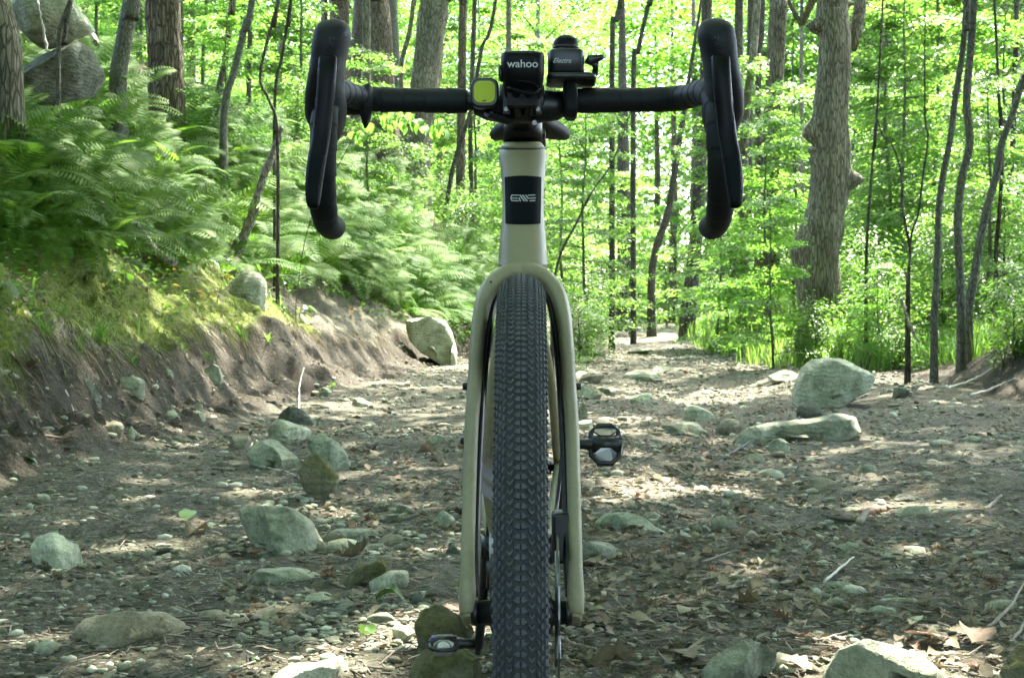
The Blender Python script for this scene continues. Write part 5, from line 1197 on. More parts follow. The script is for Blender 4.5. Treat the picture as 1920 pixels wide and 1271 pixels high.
# ---------------------------------------------------------------- trees whose trunks the photo shows
def trunk_path(pts, Y, w0, w1, name, bark, label, cat='tree', burls=(), rough=.06, ns=22, crown=0, cs=1.0, base_flare=1.25, ext=6.0, group=None):
    """pts: photo pixels from foot to top along the trunk; widths in photo px"""
    P = [at(px, py, Y) for px, py in pts]; g = P[0]; zb = gz(g.x, g.y)
    P = [Vector((g.x, g.y, min(zb, g.z) - .25))] + ([Vector((g.x, g.y, zb))] if g.z > zb + .15 else []) + P
    r0, r1 = w0 * Y / F / 2, w1 * Y / F / 2
    d = (P[-1] - P[-3]).normalized(); top = P[-1] + Vector((d.x * .6, rng.uniform(-.1, .1), max(d.z, .7))) * ext; P.append(top); k = len(P)
    base = Vector((g.x, g.y, zb)); nn = 90 if ns > 30 else (46 if ns > 16 else 26)
    T = spline([tuple(p - base) for p in P], nn); zt = P[-2].z - base.z
    rr = []
    for t in T:
        f = min(max(t[2] / max(zt, .1), 0), 1.0); r = r0 + (r1 - r0) * f
        if t[2] > zt: r = r1 * max(.25, 1 - (t[2] - zt) / (ext * 1.2))
        r *= 1 + (base_flare - 1) * math.exp(-max(t[2], 0) / (3.0 * r0 + .05)); rr.append(r)
    rings = []; s_ = rng.uniform(0, 50)
    for i, t in enumerate(T):
        ring = []
        for j in range(ns):
            a = 2 * math.pi * j / ns; ring.append([t[0] + rr[i] * math.cos(a), t[1] + rr[i] * math.sin(a), t[2]])
        rings.append(ring)
    A = np.array(rings); C = T[:, None, :]; o_ = A - C; ang = np.arctan2(o_[..., 1], o_[..., 0])
    n_ = fbm(np.cos(ang) * 2.2 + s_, np.sin(ang) * 2.2, A[..., 2] * .8, o=3, seed=3) * rough * 1.6 + np.abs(fbm(np.cos(ang) * 7 + s_, np.sin(ang) * 7, A[..., 2] * 1.6, o=2, seed=9)) * rough
    A = C + o_ * (1 + n_ + .03)[..., None]
    for (px, py, side, rad_px, amt) in burls:
        b_ = at(px, py, Y) - base; c_ = np.array([b_.x, b_.y - .0, b_.z]); r_ = rad_px * Y / F
        dd = A - c_; dist = np.linalg.norm(dd * np.array([1, .8, 1]), axis=-1); wgt = np.exp(-(dist / r_) ** 2); out = unit(A - C); A = A + out * (wgt * amt * Y / F)[..., None]
    m_ = MB(); m_.loft([[tuple(p) for p in ring] for ring in A])
    t = empty(name, base, label, cat, group); part_ = link('trunk', m_.mesh('trunk'), bark, t)
    if crown is not None and Y < 17:
        # thin crown of slender near trees sits high
        cr = SPR[crown % 4][1]; o = bpy.data.objects.new('crown', cr); col.objects.link(o); o.parent = t; o.location = (T[-1][0], T[-1][1], T[-1][2] - 4.2); o.scale = (cs, cs, cs); o.rotation_euler = (0, 0, rng.uniform(0, 6.28))
    return t
big = trunk_path([(1545, 590), (1535, 520), (1537, 440), (1552, 380), (1556, 330), (1560, 280), (1556, 220), (1562, 150), (1566, 80), (1562, 20), (1562, -40)], 19.0, 80, 50, 'gnarled_tree', BK_GREY,
    'massive gnarled grey tree with swollen burls standing at the right of the track', burls=[(1512, 245, -1, 17, 34), (1512, 262, -1, 12, 14), (1598, 338, 1, 15, 36), (1534, 50, -1, 11, 24), (1592, 440, 1, 20, 22), (1512, 170, -1, 12, 7), (1490, 470, -1, 30, 12), (1530, 300, -1, 14, 9)], ns=64, rough=.05, crown=2, cs=1.1, base_flare=1.2, ext=8)
kb = at(1527, 284, 18.72) - big.location; m_ = MB(); m_.tube([kb + Vector((-.02, .08, .02)), kb, kb + Vector((0, -.03, 0))], [.05, .04, .028], 14); link('knot', m_.mesh('knot'), BK_GREY, big)
m_ = MB(); k2 = kb + Vector((0, -.031, 0)); m_.tube([k2, k2 + Vector((0, -.002, 0))], [.017, .017], 12); link('knot_hole', m_.mesh('knot_hole'), BK_DRK, big)
m_ = MB(); k3 = [at(1592, 92, 19.1), at(1604, 60, 19.1), at(1612, 20, 19.2), at(1618, -60, 19.3)]; m_.tube([p - big.location for p in k3], [.10, .085, .08, .07], 12); link('side_limb', m_.mesh('side_limb'), BK_GREY, big)
TR = [
 ([(222, 150), (232, 80), (246, 0), (256, -50)], 12.5, 32, 28, 'forest_tree', BK_SMO, 'smooth grey leaning tree behind the ferns at the upper left', 0, {}),
 ([(312, 128), (308, 60), (306, 0), (305, -50)], 15, 58, 54, 'forest_tree', BK_BRN, 'thick brown tree with flaking bark right of the smooth leaning one', 1, dict(rough=.12)),
 ([(420, 215), (440, 130), (462, 40), (478, -30)], 14, 15, 12, 'young_tree', BK_SMO, 'slender curved grey sapling right of the flaking tree', 1, {}),
 ([(408, 195), (424, 100), (436, 0), (440, -40)], 16, 11, 10, 'young_tree', BK_BRN, 'slim brown stem just behind the slender curved sapling', 1, {}),
 ([(520, 260), (505, 190), (488, 150), (498, 90), (522, 0), (526, -30)], 12, 7, 5, 'young_tree', BK_DRK, 'crooked thin dark sapling left of the bar end', 1, {}),
 ([(515, 200), (530, 100), (545, 0), (548, -30)], 13, 6, 5, 'young_tree', BK_DRK, 'thin straight dark sapling crossing the crooked one', 1, {}),
 ([(110, 95), (118, 40), (132, 0), (138, -30)], 11.5, 9, 8, 'young_tree', BK_SMO, 'thin leaning stem in front of the huge cracked boulder', 1, {}),
 ([(466, 200), (468, 100), (470, 20), (472, -30)], 20, 9, 8, 'young_tree', BK_DRK, 'dark thin stem between the curved and the crooked saplings', 1, {}),
 ([(662, 330), (664, 250), (664, 180), (668, 90), (676, 0)], 24, 30, 22, 'forest_tree', BK_DRK, 'dark trunk just right of the left brake hood', 0, {}),
 ([(636, 300), (636, 120), (637, 0), (637, -40)], 21, 38, 34, 'forest_tree', BK_BRN, 'brown trunk standing directly behind the left brake hood', 0, {}),
 ([(722, 400), (720, 300), (716, 180), (712, 90), (705, 0), (702, -40)], 20, 54, 42, 'forest_tree', BK_BRN, 'broad grey trunk crossing behind the left part of the bar', 2, {}),
 ([(750, 380), (744, 250), (738, 120), (732, 0), (730, -40)], 21.5, 26, 24, 'forest_tree', BK_SMO, 'pale trunk pressed against the right side of the broad grey trunk', 0, {}),
 ([(757, 250), (752, 130), (768, 60), (776, 0), (780, -40)], 19, 9, 8, 'young_tree', BK_GREY, 'thin forked stem between the two rough trunks left of centre', 1, {}),
 ([(776, 390), (782, 300), (792, 200), (804, 100), (815, 0), (822, -50)], 18, 44, 50, 'forest_tree', BK_GREY, 'rough bark trunk leaning right behind the bar left of the light', 0, dict(rough=.12, ns=32)),
 ([(862, 420), (864, 300), (866, 150), (868, 0), (868, -40)], 19, 17, 14, 'young_tree', BK_BRN, 'slim straight trunk behind the yellow front light', 0, {}),
 ([(836, 400), (848, 320), (866, 260), (884, 200), (904, 90), (930, 0)], 17, 9, 6, 'young_tree', BK_DRK, 'thin curved stem leaning right below the yellow light', 1, {}),
 ([(884, 370), (882, 250), (886, 120), (890, 0)], 24, 9, 8, 'young_tree', BK_DRK, 'thin dark stem right of the slim straight trunk', 1, {}),
 ([(1168, 585), (1170, 540), (1172, 480), (1170, 400), (1168, 250)], 44, 30, 20, 'forest_tree', BK_DRK, 'dark trunk left of the point where the track bends away', 0, {}),
 ([(1290, 592), (1298, 520), (1306, 430), (1312, 330), (1320, 200), (1326, 0)], 34, 26, 18, 'forest_tree', BK_DRK, 'dark trunk at the right side of the bend in the track', 1, {}),
 ([(1374, 560), (1378, 460), (1380, 380), (1384, 200), (1386, 0)], 30, 19, 14, 'forest_tree', BK_DRK, 'dark narrow trunk just left of the right brake lever end', 1, {}),
 ([(1398, 560), (1400, 460), (1404, 300), (1408, 0)], 36, 15, 12, 'forest_tree', BK_DRK, 'thin trunk between two dark ones right of the right lever', 1, {}),
 ([(1424, 590), (1430, 500), (1434, 400), (1440, 330)], 28, 34, 26, 'forest_tree', BK_BRN, 'short stout brown trunk left of the massive gnarled tree', 1, {}),
 ([(1448, 560), (1450, 400), (1452, 250), (1458, 100), (1462, 0), (1464, -40)], 26, 26, 26, 'forest_tree', BK_BRN, 'tall brown trunk left of the massive gnarled tree', 0, {}),
 ([(1425, 330), (1422, 200), (1424, 100), (1430, 0)], 32, 11, 9, 'young_tree', BK_DRK, 'thin dark trunk beyond the right brake hood', 1, {}),
 ([(1395, 300), (1400, 200), (1412, 100), (1420, 0)], 27, 18, 14, 'forest_tree', BK_GREY, 'grey trunk half hidden by the right brake hood', 0, {}),
 ([(1188, 140), (1196, 100), (1206, 50), (1218, 0), (1226, -40)], 30, 10, 8, 'young_tree', BK_DRK, 'leaning dark branchlike trunk above the bar right of the bell', 1, {}),
 ([(1148, 90), (1156, 40), (1164, 0), (1170, -40)], 28, 11, 9, 'young_tree', BK_DRK, 'leaning thin trunk above the bell lever', 1, {}),
 ([(1036, 560), (1050, 480), (1080, 420), (1110, 360), (1150, 300)], 15, 7, 3, 'young_tree', BK_DRK, 'thin bare sapling leaning right beside the head tube', None, dict(ext=.8)),
 ([(1222, 520), (1232, 460), (1252, 400), (1262, 340)], 38, 15, 12, 'young_tree', BK_DRK, 'leaning trunk in the haze of leaves above the bend', 1, {}),
 ([(1752, 600), (1758, 500), (1760, 400), (1768, 330), (1782, 260), (1792, 180), (1806, 90), (1812, 0), (1814, -40)], 13, 13, 11, 'young_tree', BK_SMO, 'wavy slender tree, left of the twin stems at the right', 1, dict(crown=1)),
 ([(1802, 590), (1800, 520), (1796, 420), (1802, 340), (1818, 270), (1812, 190), (1820, 90), (1826, 0), (1828, -40)], 13.4, 16, 13, 'young_tree', BK_SMO, 'wavier and thicker of the twin stems rising at the right', 1, {}),
 ([(1816, 590), (1828, 510), (1846, 410), (1868, 330), (1878, 270), (1900, 210), (1920, 140), (1950, 60)], 13.8, 17, 11, 'young_tree', BK_SMO, 'slender tree arching out to the right edge of the picture', 1, {}),
 ([(1700, 600), (1702, 520), (1706, 470), (1694, 400), (1688, 320), (1672, 270), (1655, 255)], 13, 7, 3, 'young_tree', BK_DRK, 'bare crooked sapling right of the gnarled tree bending left at its tip', None, dict(ext=.3)),
 ([(1706, 470), (1722, 400), (1732, 320), (1740, 255), (1734, 200)], 13, 5, 3, 'young_tree', BK_DRK, 'thin dark stem growing beside the bare crooked sapling', None, dict(ext=1.5)),
 ([(1624, 520), (1626, 440), (1634, 330), (1642, 230), (1645, 200)], 17, 7, 4, 'young_tree', BK_DRK, 'thin dark upright stem right behind the gnarled tree', 1, {}),
 ([(1868, 470), (1874, 400), (1880, 280), (1876, 200), (1872, 160)], 17, 9, 5, 'young_tree', BK_DRK, 'dark thin upright stem behind the arching tree at the right', 1, {}),
 ([(1886, 470), (1890, 380), (1900, 250), (1904, 100), (1906, 0)], 22, 10, 8, 'young_tree', BK_DRK, 'distant dark stem near the right edge', 1, {}),
 ([(12, 95), (8, 60), (-8, 0), (-14, -50)], 10.5, 62, 50, 'forest_tree', BK_GREY, 'rough grey trunk base cut by the top left corner', 0, {}),
]
for i, (pts, Y, w0, w1, nm, bk, lab, cr, kw) in enumerate(TR):
    if pts[0][0] < 560 and pts[0][0] > 150: Y += 3.5
    if 560 <= pts[0][0] < 900: Y += 13
    kw = dict(kw); kw.setdefault('crown', cr); kw.setdefault('cs', .75 if nm == 'young_tree' else 1.0)
    # foot hidden by brush: extend straight down to the ground at its distance
    trunk_path(pts, Y, w0, w1, nm, bk, lab, **kw)
# ---------------------------------------------------------------- trees and saplings filling the wood
placed = []
def spot(x0, x1, y0, y1, dmin, ok):
    for _ in range(60):
        y = rng.uniform(y0, y1); x = rng.uniform(x0(y), x1(y))
        if not ok(x, y): continue
        if all((x - a) ** 2 + (y - b_) ** 2 > dmin * dmin for a, b_ in placed): placed.append((x, y)); return x, y
    return None
off_path = lambda mg: (lambda x, y: (x < np.interp(y, LT_Y, LT_X) - mg) or (x > np.interp(y, RT_Y, RT_X) + mg) or y > 66)
def fill(n, y0, y1, dmin, mg, protos_, name, label, cat, group, s0, s1, parts=('trunk', 'crown'), wide=.40, zoff=0):
    for i in range(n):
        p = spot(lambda y: -wide * y - 2, lambda y: wide * y + 2, y0, y1, dmin, off_path(mg))
        if p is None: continue
        x, y = p
        if -.145 < x / y < -.02 and y < 44: continue
        plant(name, protos_[rng.integers(len(protos_))], (x, y, gz(x, y) + zoff), rng.uniform(0, 6.28), rng.uniform(s0, s1), label, cat, group, parts)
fill(20, 25, 40, 1.6, 2.0, SPR, 'understorey_tree', 'leafy young beech in the middle distance of the wood', 'tree', 'young beeches in the middle distance', .7, 1.1)
fill(46, 40, 66, 1.9, 1.6, SPR, 'understorey_tree', 'leafy young tree deep in the wood', 'tree', 'young trees deep in the wood', .8, 1.3)
fill(40, 66, 95, 2.6, 0, SPR, 'understorey_tree', 'small leafy tree at the far back of the wood', 'tree', 'leafy trees at the far back', 1.1, 1.7)
fill(26, 44, 75, 2.4, 2.5, TALL, 'forest_tree', 'tall tree deep in the wood behind the track', 'tree', 'tall trees deep in the wood', .8, 1.1)
fill(46, 78, 125, 3.0, 0, TALL, 'forest_tree', 'tall tree at the far back of the wood', 'tree', 'tall trees at the far back', .9, 1.3, wide=.42)
# nearer saplings placed where the photo has leafy sprays
for (px, py, Y, k, s, lab) in [
  (1690, 600, 22, 1, .95, 'leafy sapling right of the gnarled tree spreading flat sprays'), (1660, 585, 23, 0, .8, 'leafy sapling behind the gnarled tree on its right side'),
  (1870, 585, 20, 2, .9, 'bright green sapling at the right edge behind the wavy stems'), (1925, 560, 24, 0, .9, 'tall leafy sapling cut by the right edge'),
  (1440, 600, 23, 2, .8, 'bright sapling with low sprays left of the gnarled tree'), (1490, 590, 25, 1, .8, 'leafy sapling just left behind the gnarled tree'),
  (1360, 600, 27, 0, .8, 'leafy sapling in front of the dark trunks right of the bend'), (1100, 600, 26, 1, .85, 'leafy sapling left of the bend behind the wheel'),
  (1060, 560, 33, 0, .8, 'leafy sapling standing right behind the head tube'), (1000, 560, 40, 3, .8, 'tall leafy sapling behind the stem of the bicycle'),
  (900, 480, 38, 0, .9, 'leafy sapling behind the head tube on its left'), (560, 260, 30, 1, .9, 'leafy sapling left of the left brake hood'),
  (470, 220, 30, 0, .9, 'leafy sapling on the slope behind the slim stems'), (380, 180, 27, 2, .95, 'bright leafy sapling between two trunks at the upper left'),
  (260, 150, 28, 1, .9, 'leafy sapling behind the smooth leaning tree'), (180, 120, 24, 2, .8, 'bright leafy sapling beside the cracked boulder'),
  (700, 420, 40, 3, .8, 'leafy sapling behind the broad grey trunk'), (800, 450, 38, 1, 1.0, 'leafy sapling behind the rough leaning trunk'),
  (1250, 600, 48, 2, 1.0, 'bright leafy tree right where the track disappears'), (1180, 600, 40, 1, .9, 'leafy tree on the left side where the track disappears'),
  (1450, 600, 17.5, 2, .5, 'small bright sapling just left in front of the gnarled tree'), (1650, 600, 16.5, 2, .28, 'small sapling just right in front of the gnarled tree'), (1850, 600, 17, 1, .62, 'sapling spreading flat sprays behind the arching tree'), (1345, 600, 25, 2, .6, 'bright sapling leaning over the right edge of the track'), (690, 470, 24, 1, .6, 'sapling rising from the ferns below the left bar'), (420, 230, 19, 2, .6, 'sapling among the ferns beside the curved grey stem'),
  (1760, 590, 24, 3, .75, 'tall leafy sapling behind the wavy slender tree')]:
    p = at(px, py, Y); plant('understorey_tree', SPR[k], (p.x, Y, gz(p.x, Y)), rng.uniform(0, 6.28), s, lab, 'tree')
# shrubs along both verges
for i in range(62):
    p = spot(lambda y: -.36 * y if y > 26 else .1 * y, lambda y: .36 * y, 17, 44, .7, off_path(.8))
    if p is None: continue
    x, y = p; left = x < np.interp(y, LT_Y, LT_X)
    lab = 'low leafy shrub on the far part of the left bank' if left else 'low leafy shrub among the grass of the right verge'
    plant('shrub', BSH[rng.integers(3)], (x, y, gz(x, y) - .05), rng.uniform(0, 6.28), rng.uniform(.6, 1.1), lab, 'shrub', lab.replace('low leafy shrub', 'shrubs'), ('stem', 'foliage'))
for (px, py, Y, k, s, lab) in [(1110, 640, 24, 2, .85, 'bright yellow green bush at the left edge of the track behind the wheel'), (1085, 600, 21, 0, .9, 'green bush right behind the fork crown'), (1075, 660, 17, 2, .3, 'small leafy sprig growing beside the right fork leg'),
   (830, 560, 25, 2, .8, 'bright bush on the bank left of the fork'), (880, 530, 28, 1, .9, 'bush on the bank just left of the head tube'), (1900, 640, 12.5, 0, .55, 'dark green bush on the scoured bank at the right edge'), (1690, 620, 16, 2, .5, 'bright bush at the foot of the crooked sapling'), (1530, 600, 17.6, 0, .65, 'bush around the foot of the gnarled tree'), (1590, 600, 17.2, 2, .5, 'bright herb clump at the right of the gnarled tree foot')]:
    p = at(px, py, Y); plant('shrub', BSH[k], (p.x, Y, gz(p.x, Y) - .05), rng.uniform(0, 6.28), s, lab, 'shrub', None, ('stem', 'foliage'))
# the wood goes on behind and beside the camera
for i in range(70):
    a = rng.uniform(0, 6.28); r_ = rng.uniform(7, 22); x, y = r_ * math.sin(a), -6 + r_ * math.cos(a)
    if y > 2 and abs(x) < .42 * y + 5: continue
    if abs(x) < 4.5: x = math.copysign(rng.uniform(4.5, 8), x) if y > -12 else x
    k = i % 2; plant('forest_tree' if k else 'understorey_tree', (TALL[i % 3] if k else SPR[i % 4]), (x, y, gz(x, y)), a, 1.0, 'tree in the wood behind the viewpoint', 'tree', 'trees behind the viewpoint')
# the far wood reads as one green mass
def far_mass(n):
    r_ = np.random.default_rng(5); ncl = n // 60; cy_ = r_.uniform(92, 150, ncl); cx_ = r_.uniform(-.45, .45, ncl) * cy_ * 1.1; cz_ = r_.uniform(0, 1, ncl) ** .9 * 36
    c = np.stack([cx_, cy_, cz_], -1); P = np.repeat(c, 60, 0) + r_.normal(0, 1, (ncl * 60, 3)) * [2.0, 2.0, .9]; m = len(P); P[:, 2] += 1.2
    a = r_.uniform(0, 6.28, m); D = np.stack([np.cos(a), np.sin(a), r_.uniform(-.6, .1, m)], -1); Nn = np.stack([r_.normal(0, .5, m), r_.normal(0, .5, m), np.ones(m)], -1); L = r_.uniform(.4, .85, m)
    return leafmesh('far_woods', P, D, Nn, L, L * .34, r_)
link('far_woods', far_mass(150000), LF_UND, kind='stuff')['label'] = 'sunlit leaves of the far wood closing the view'
for i in range(22):
    y = rng.uniform(58, 74); x = rng.uniform(.04, .16) * y; plant('shrub', BSH[rng.integers(3)], (x, y, gz(x, y) - .05), rng.uniform(0, 6.28), rng.uniform(1.1, 2.2), 'bushy shrub closing the end of the track', 'shrub', 'shrubs closing the end of the track', ('stem', 'foliage'))
# ---------------------------------------------------------------- ferns: each frond a part
def frond(seed, L=.55, npn=20):
    r_ = np.random.default_rng(seed); P, D, Nn, Ls, Wd = [], [], [], [], []
    rise, drop = r_.uniform(.95, 1.3), r_.uniform(.6, .95); sw = r_.normal(0, .08)
    f = lambda s: np.array([L * s * .85, L * sw * s * s, L * (rise * s - drop * s * s)])
    for i in range(npn):
        s = .12 + .86 * i / (npn - 1); p = f(s); t = unit(f(s + .01) - f(s - .01)); pr_ = math.sin(math.pi * min(1, .10 + .93 * (1 - s) ** .9)) ; lp = L * .21 * max(.12, pr_ * (1.0 if s > .3 else .75 + s))
        for sd_ in (-1, 1):
            side = np.array([0, sd_, 0]); P.append(p); D.append(side * .93 + t * .35 + np.array([0, 0, -.16])); Nn.append(np.cross(t, np.array([0, 1, 0])) * -1 + r_.normal(0, .12, 3)); Ls.append(lp * r_.uniform(.88, 1.1)); Wd.append(L * .0155)
    D = unit(np.array(D)); V, Fc = leaves_np(np.array(P), D, unit(np.array(Nn)), np.array(Ls), np.array(Wd), fold=.1, droop=.06)
    k = len(V); st = []; 
    for i in range(7):
        s = i / 6; p = f(s); w_ = L * .006 * (1.2 - s); st += [p + [0, -w_, 0], p + [0, w_, 0]]
    F2 = [];
    for i in range(6): a = k + 2 * i; F2 += [(a, a + 2, a + 1), (a + 1, a + 2, a + 3)]
    V = np.concatenate([V, np.array(st)]); Fc = np.concatenate([Fc, np.array(F2)])
    vv = np.concatenate([np.full(k, r_.uniform(.2, .9)) + np.repeat(r_.normal(0, .08, k // 4), 4), np.full(14, .5)])
    me = np_mesh('frond', V, Fc, False, {'v': vv}); me.materials.append(LF_FERN); return me
FR = [frond(i, .55, 22) for i in range(7)]
def fern(loc, s, nf, label, group=None, lean=(0, 0)):
    t = empty('fern', loc, label, 'fern', group, (0, 0, rng.uniform(0, 6.28))); t.scale = (s, s, s); a0 = rng.uniform(0, 6.28)
    for i in range(nf):
        o = bpy.data.objects.new('frond', FR[rng.integers(len(FR))]); col.objects.link(o); o.parent = t; q = rng.uniform(.75, 1.15)
        o.rotation_euler = (rng.normal(0, .15), rng.uniform(-.35, .15), a0 + 6.28 * i / nf + rng.normal(0, .25)); o.scale = (q, q, q)
    if lean != (0, 0):
        ax = Vector((0, 0, 1)).cross(Vector((lean[0], lean[1], 0))); q = Matrix.Rotation(ax.length, 4, ax.normalized()) @ Matrix.Rotation(rng.uniform(0, 6.28), 4, 'Z'); t.rotation_euler = q.to_euler()
    return t
nf_ = 0
for i in range(1200):
    if nf_ >= 295: break
    px = rng.uniform(-20, 960) if i % 3 else rng.uniform(520, 900); py = rng.uniform(110, 640)
    line0 = np.interp(px, [0, 200, 400, 640, 860, 960], [110, 150, 240, 340, 500, 540]); line1 = np.interp(px, [0, 120, 300, 420, 520, 640, 760, 860], [470, 500, 510, 520, 540, 540, 600, 640])
    if not (line0 < py < line1): continue
    g = ground_px(px, py)
    if g.y > 38: continue
    zone = near(px, py - 20, LM_FERN); zone_ = 'at the far left of the slope' if px < 250 else 'in the thick of the left slope' if px < 520 else 'below the left brake lever' if px < 700 else 'on the bank left of the fork crown'
    fern((g.x, g.y, g.z - .02), rng.uniform(.85, 1.5) * (1.0 if g.y < 16 else 1.35), int(rng.integers(7, 10)), 'green fern ' + zone, 'ferns ' + zone, lean=(rng.uniform(.1, .4), -rng.uniform(.25, .6))); nf_ += 1
for (px, py, s, lab) in [(590, 540, 1.0, 'fern hanging over the dirt bank below the left lever'), (40, 330, 1.0, 'fern high at the left edge above the bare litter'), (1560, 640, .8, 'fern in the grass in front of the gnarled tree'), (1880, 600, .9, 'fern on top of the scoured bank at the right')]:
    g = ground_px(px, py); fern((g.x, g.y, g.z), s, 7, lab)
# ---------------------------------------------------------------- grass, herbs and moss cover (uncountable)
def blades(n, xs, ys, hmin, hmax, name, mat, wd=.004, lean=.5, rs=1):
    r_ = np.random.default_rng(rs); z = H(xs, ys, True); n = len(xs); a = r_.uniform(0, 6.28, n); h = r_.uniform(hmin, hmax, n); w_ = wd * (1 + .05 * ys); ln = r_.uniform(.15, 1, n) * lean
    d = np.stack([np.cos(a), np.sin(a), 0 * a], -1); s = np.stack([-np.sin(a), np.cos(a), 0 * a], -1); b_ = np.stack([xs, ys, z - .01], -1); up = np.array([0, 0, 1.0])
    V = np.stack([b_ - s * w_[:, None], b_ + s * w_[:, None], b_ + up * (h * .6)[:, None] + d * (h * ln * .35)[:, None] + s * (w_ * .7)[:, None], b_ + up * (h * .6)[:, None] + d * (h * ln * .35)[:, None] - s * (w_ * .7)[:, None], b_ + up * (h * (1 - ln * .35))[:, None] + d * (h * ln)[:, None]], 1).reshape(-1, 3)
    i = np.arange(n)[:, None] * 5; Fc = np.concatenate([i + [0, 1, 2], i + [0, 2, 3], i + [3, 2, 4]], 1).reshape(-1, 3)
    return link(name, np_mesh(name, V, Fc, False, {'v': np.repeat(r_.uniform(0, 1, n), 5)}), mat, kind='stuff')
def scatter(n, y0, y1, ok, wide=.38):
    y = y0 * (y1 / y0) ** rng.uniform(0, 1, n); x = rng.uniform(-wide * y - 1.3, wide * y + 1.3); k = ok(x, y); return x[k], y[k]
lx = lambda y: np.interp(y, LT_Y, LT_X)
rx = lambda y: np.interp(y, RT_Y, RT_X)
x, y = scatter(120000, 12, 60, lambda x, y: (x > rx(y) - .05 + .6 * (y < 16) + .15 * vnoise(x * 3, y * 2)) & ((fbm(x * .7, y * .7, o=2, seed=4) > -.45) | (x < rx(y) + 2.5)))
blades(0, x, y, .14, .44, 'verge_grass', LF_GRASS, .004, .8, 1)['label'] = 'bright green grass covering the right verge'
x, y = scatter(24000, 4, 50, lambda x, y: (x < lx(y) - T0(y) - .1) & (fbm(x * .9, y * .9, o=2, seed=8) > -.2 + .75 * (x > lx(y) - T0(y) - .8)))
blades(0, x, y, .06, .26, 'bank_grass', LF_GRASS, .003, .9, 2)['label'] = 'sparse grass on the left bank'
def herbs(n, ok, y0, y1, name, mat, s0, s1, h0, h1, lab, rs=3):
    r_ = np.random.default_rng(rs); x, y = scatter(n, y0, y1, ok); m = len(x); z = H(x, y, True); k = 7
    hh = r_.uniform(h0, h1, m); P = np.stack([x, y, z], -1)[:, None] + np.stack([r_.normal(0, .05, (m, k)), r_.normal(0, .05, (m, k)), hh[:, None] * np.linspace(.25, 1, k)[None]], -1)
    a = r_.uniform(0, 6.28, (m, k)); D = np.stack([np.cos(a), np.sin(a), r_.uniform(-.3, .5, (m, k))], -1); Nn = np.stack([r_.normal(0, .4, (m, k)), r_.normal(0, .4, (m, k)), np.ones((m, k))], -1)
    L = (r_.uniform(s0, s1, (m, k)) * (1 + .02 * y[:, None])).ravel()
    me = leafmesh(name, P.reshape(-1, 3), D.reshape(-1, 3), Nn.reshape(-1, 3), L, L * .28, r_); link(name, me, mat, kind='stuff')['label'] = lab
herbs(9000, lambda x, y: (x < lx(y) - T0(y) - .12) & (fbm(x * .8, y * .8, o=2, seed=14) > -.35 + .5 * (x > lx(y) - 1.2)), 4, 34, 'bank_herbs', LF_HERB, .022, .05, .04, .28, 'leafy herbs filling the left slope between the ferns', 3)
herbs(7500, lambda x, y: (x > rx(y) + .25 + .6 * (y < 15)) & (fbm(x * .6, y * .6, o=2, seed=15) > -.3), 11, 45, 'verge_herbs', LF_YEL, .03, .075, .08, .5, 'leafy herbs growing through the grass of the right verge', 4)
herbs(3200, lambda x, y: x > -99, 56, 92, 'far_herbs', LF_UND, .07, .13, .1, .9, 'leafy undergrowth closing the far end of the track', 7)
herbs(420, lambda x, y: (x < lx(y) - .8) & (fbm(x * 1.6, y * 1.6, o=2, seed=16) > .25), 7, 20, 'withered_fern_leaves', LF_ORG, .03, .06, .02, .2, 'orange withered fern leaves on the left bank', 5)
# moss cushions on the bank shelf: fine tufts
x, y = scatter(60000, 4.5, 16, lambda x, y: (x < lx(y) - T0(y) + .05) & (x > lx(y) - T0(y) - .8) & (fbm(x * 1.5, y * 1.5, o=2, seed=77) > -.45) , .40)
LF_MOSS = leafmat('moss', (.055, .08, .008), (.10, .13, .012), (.16, .19, .02), .35, .8, 1.6, .1)
blades(0, x, y, .012, .05, 'moss', LF_MOSS, .0035, .9, 6)['label'] = 'olive moss cushion covering the shelf of the bank'
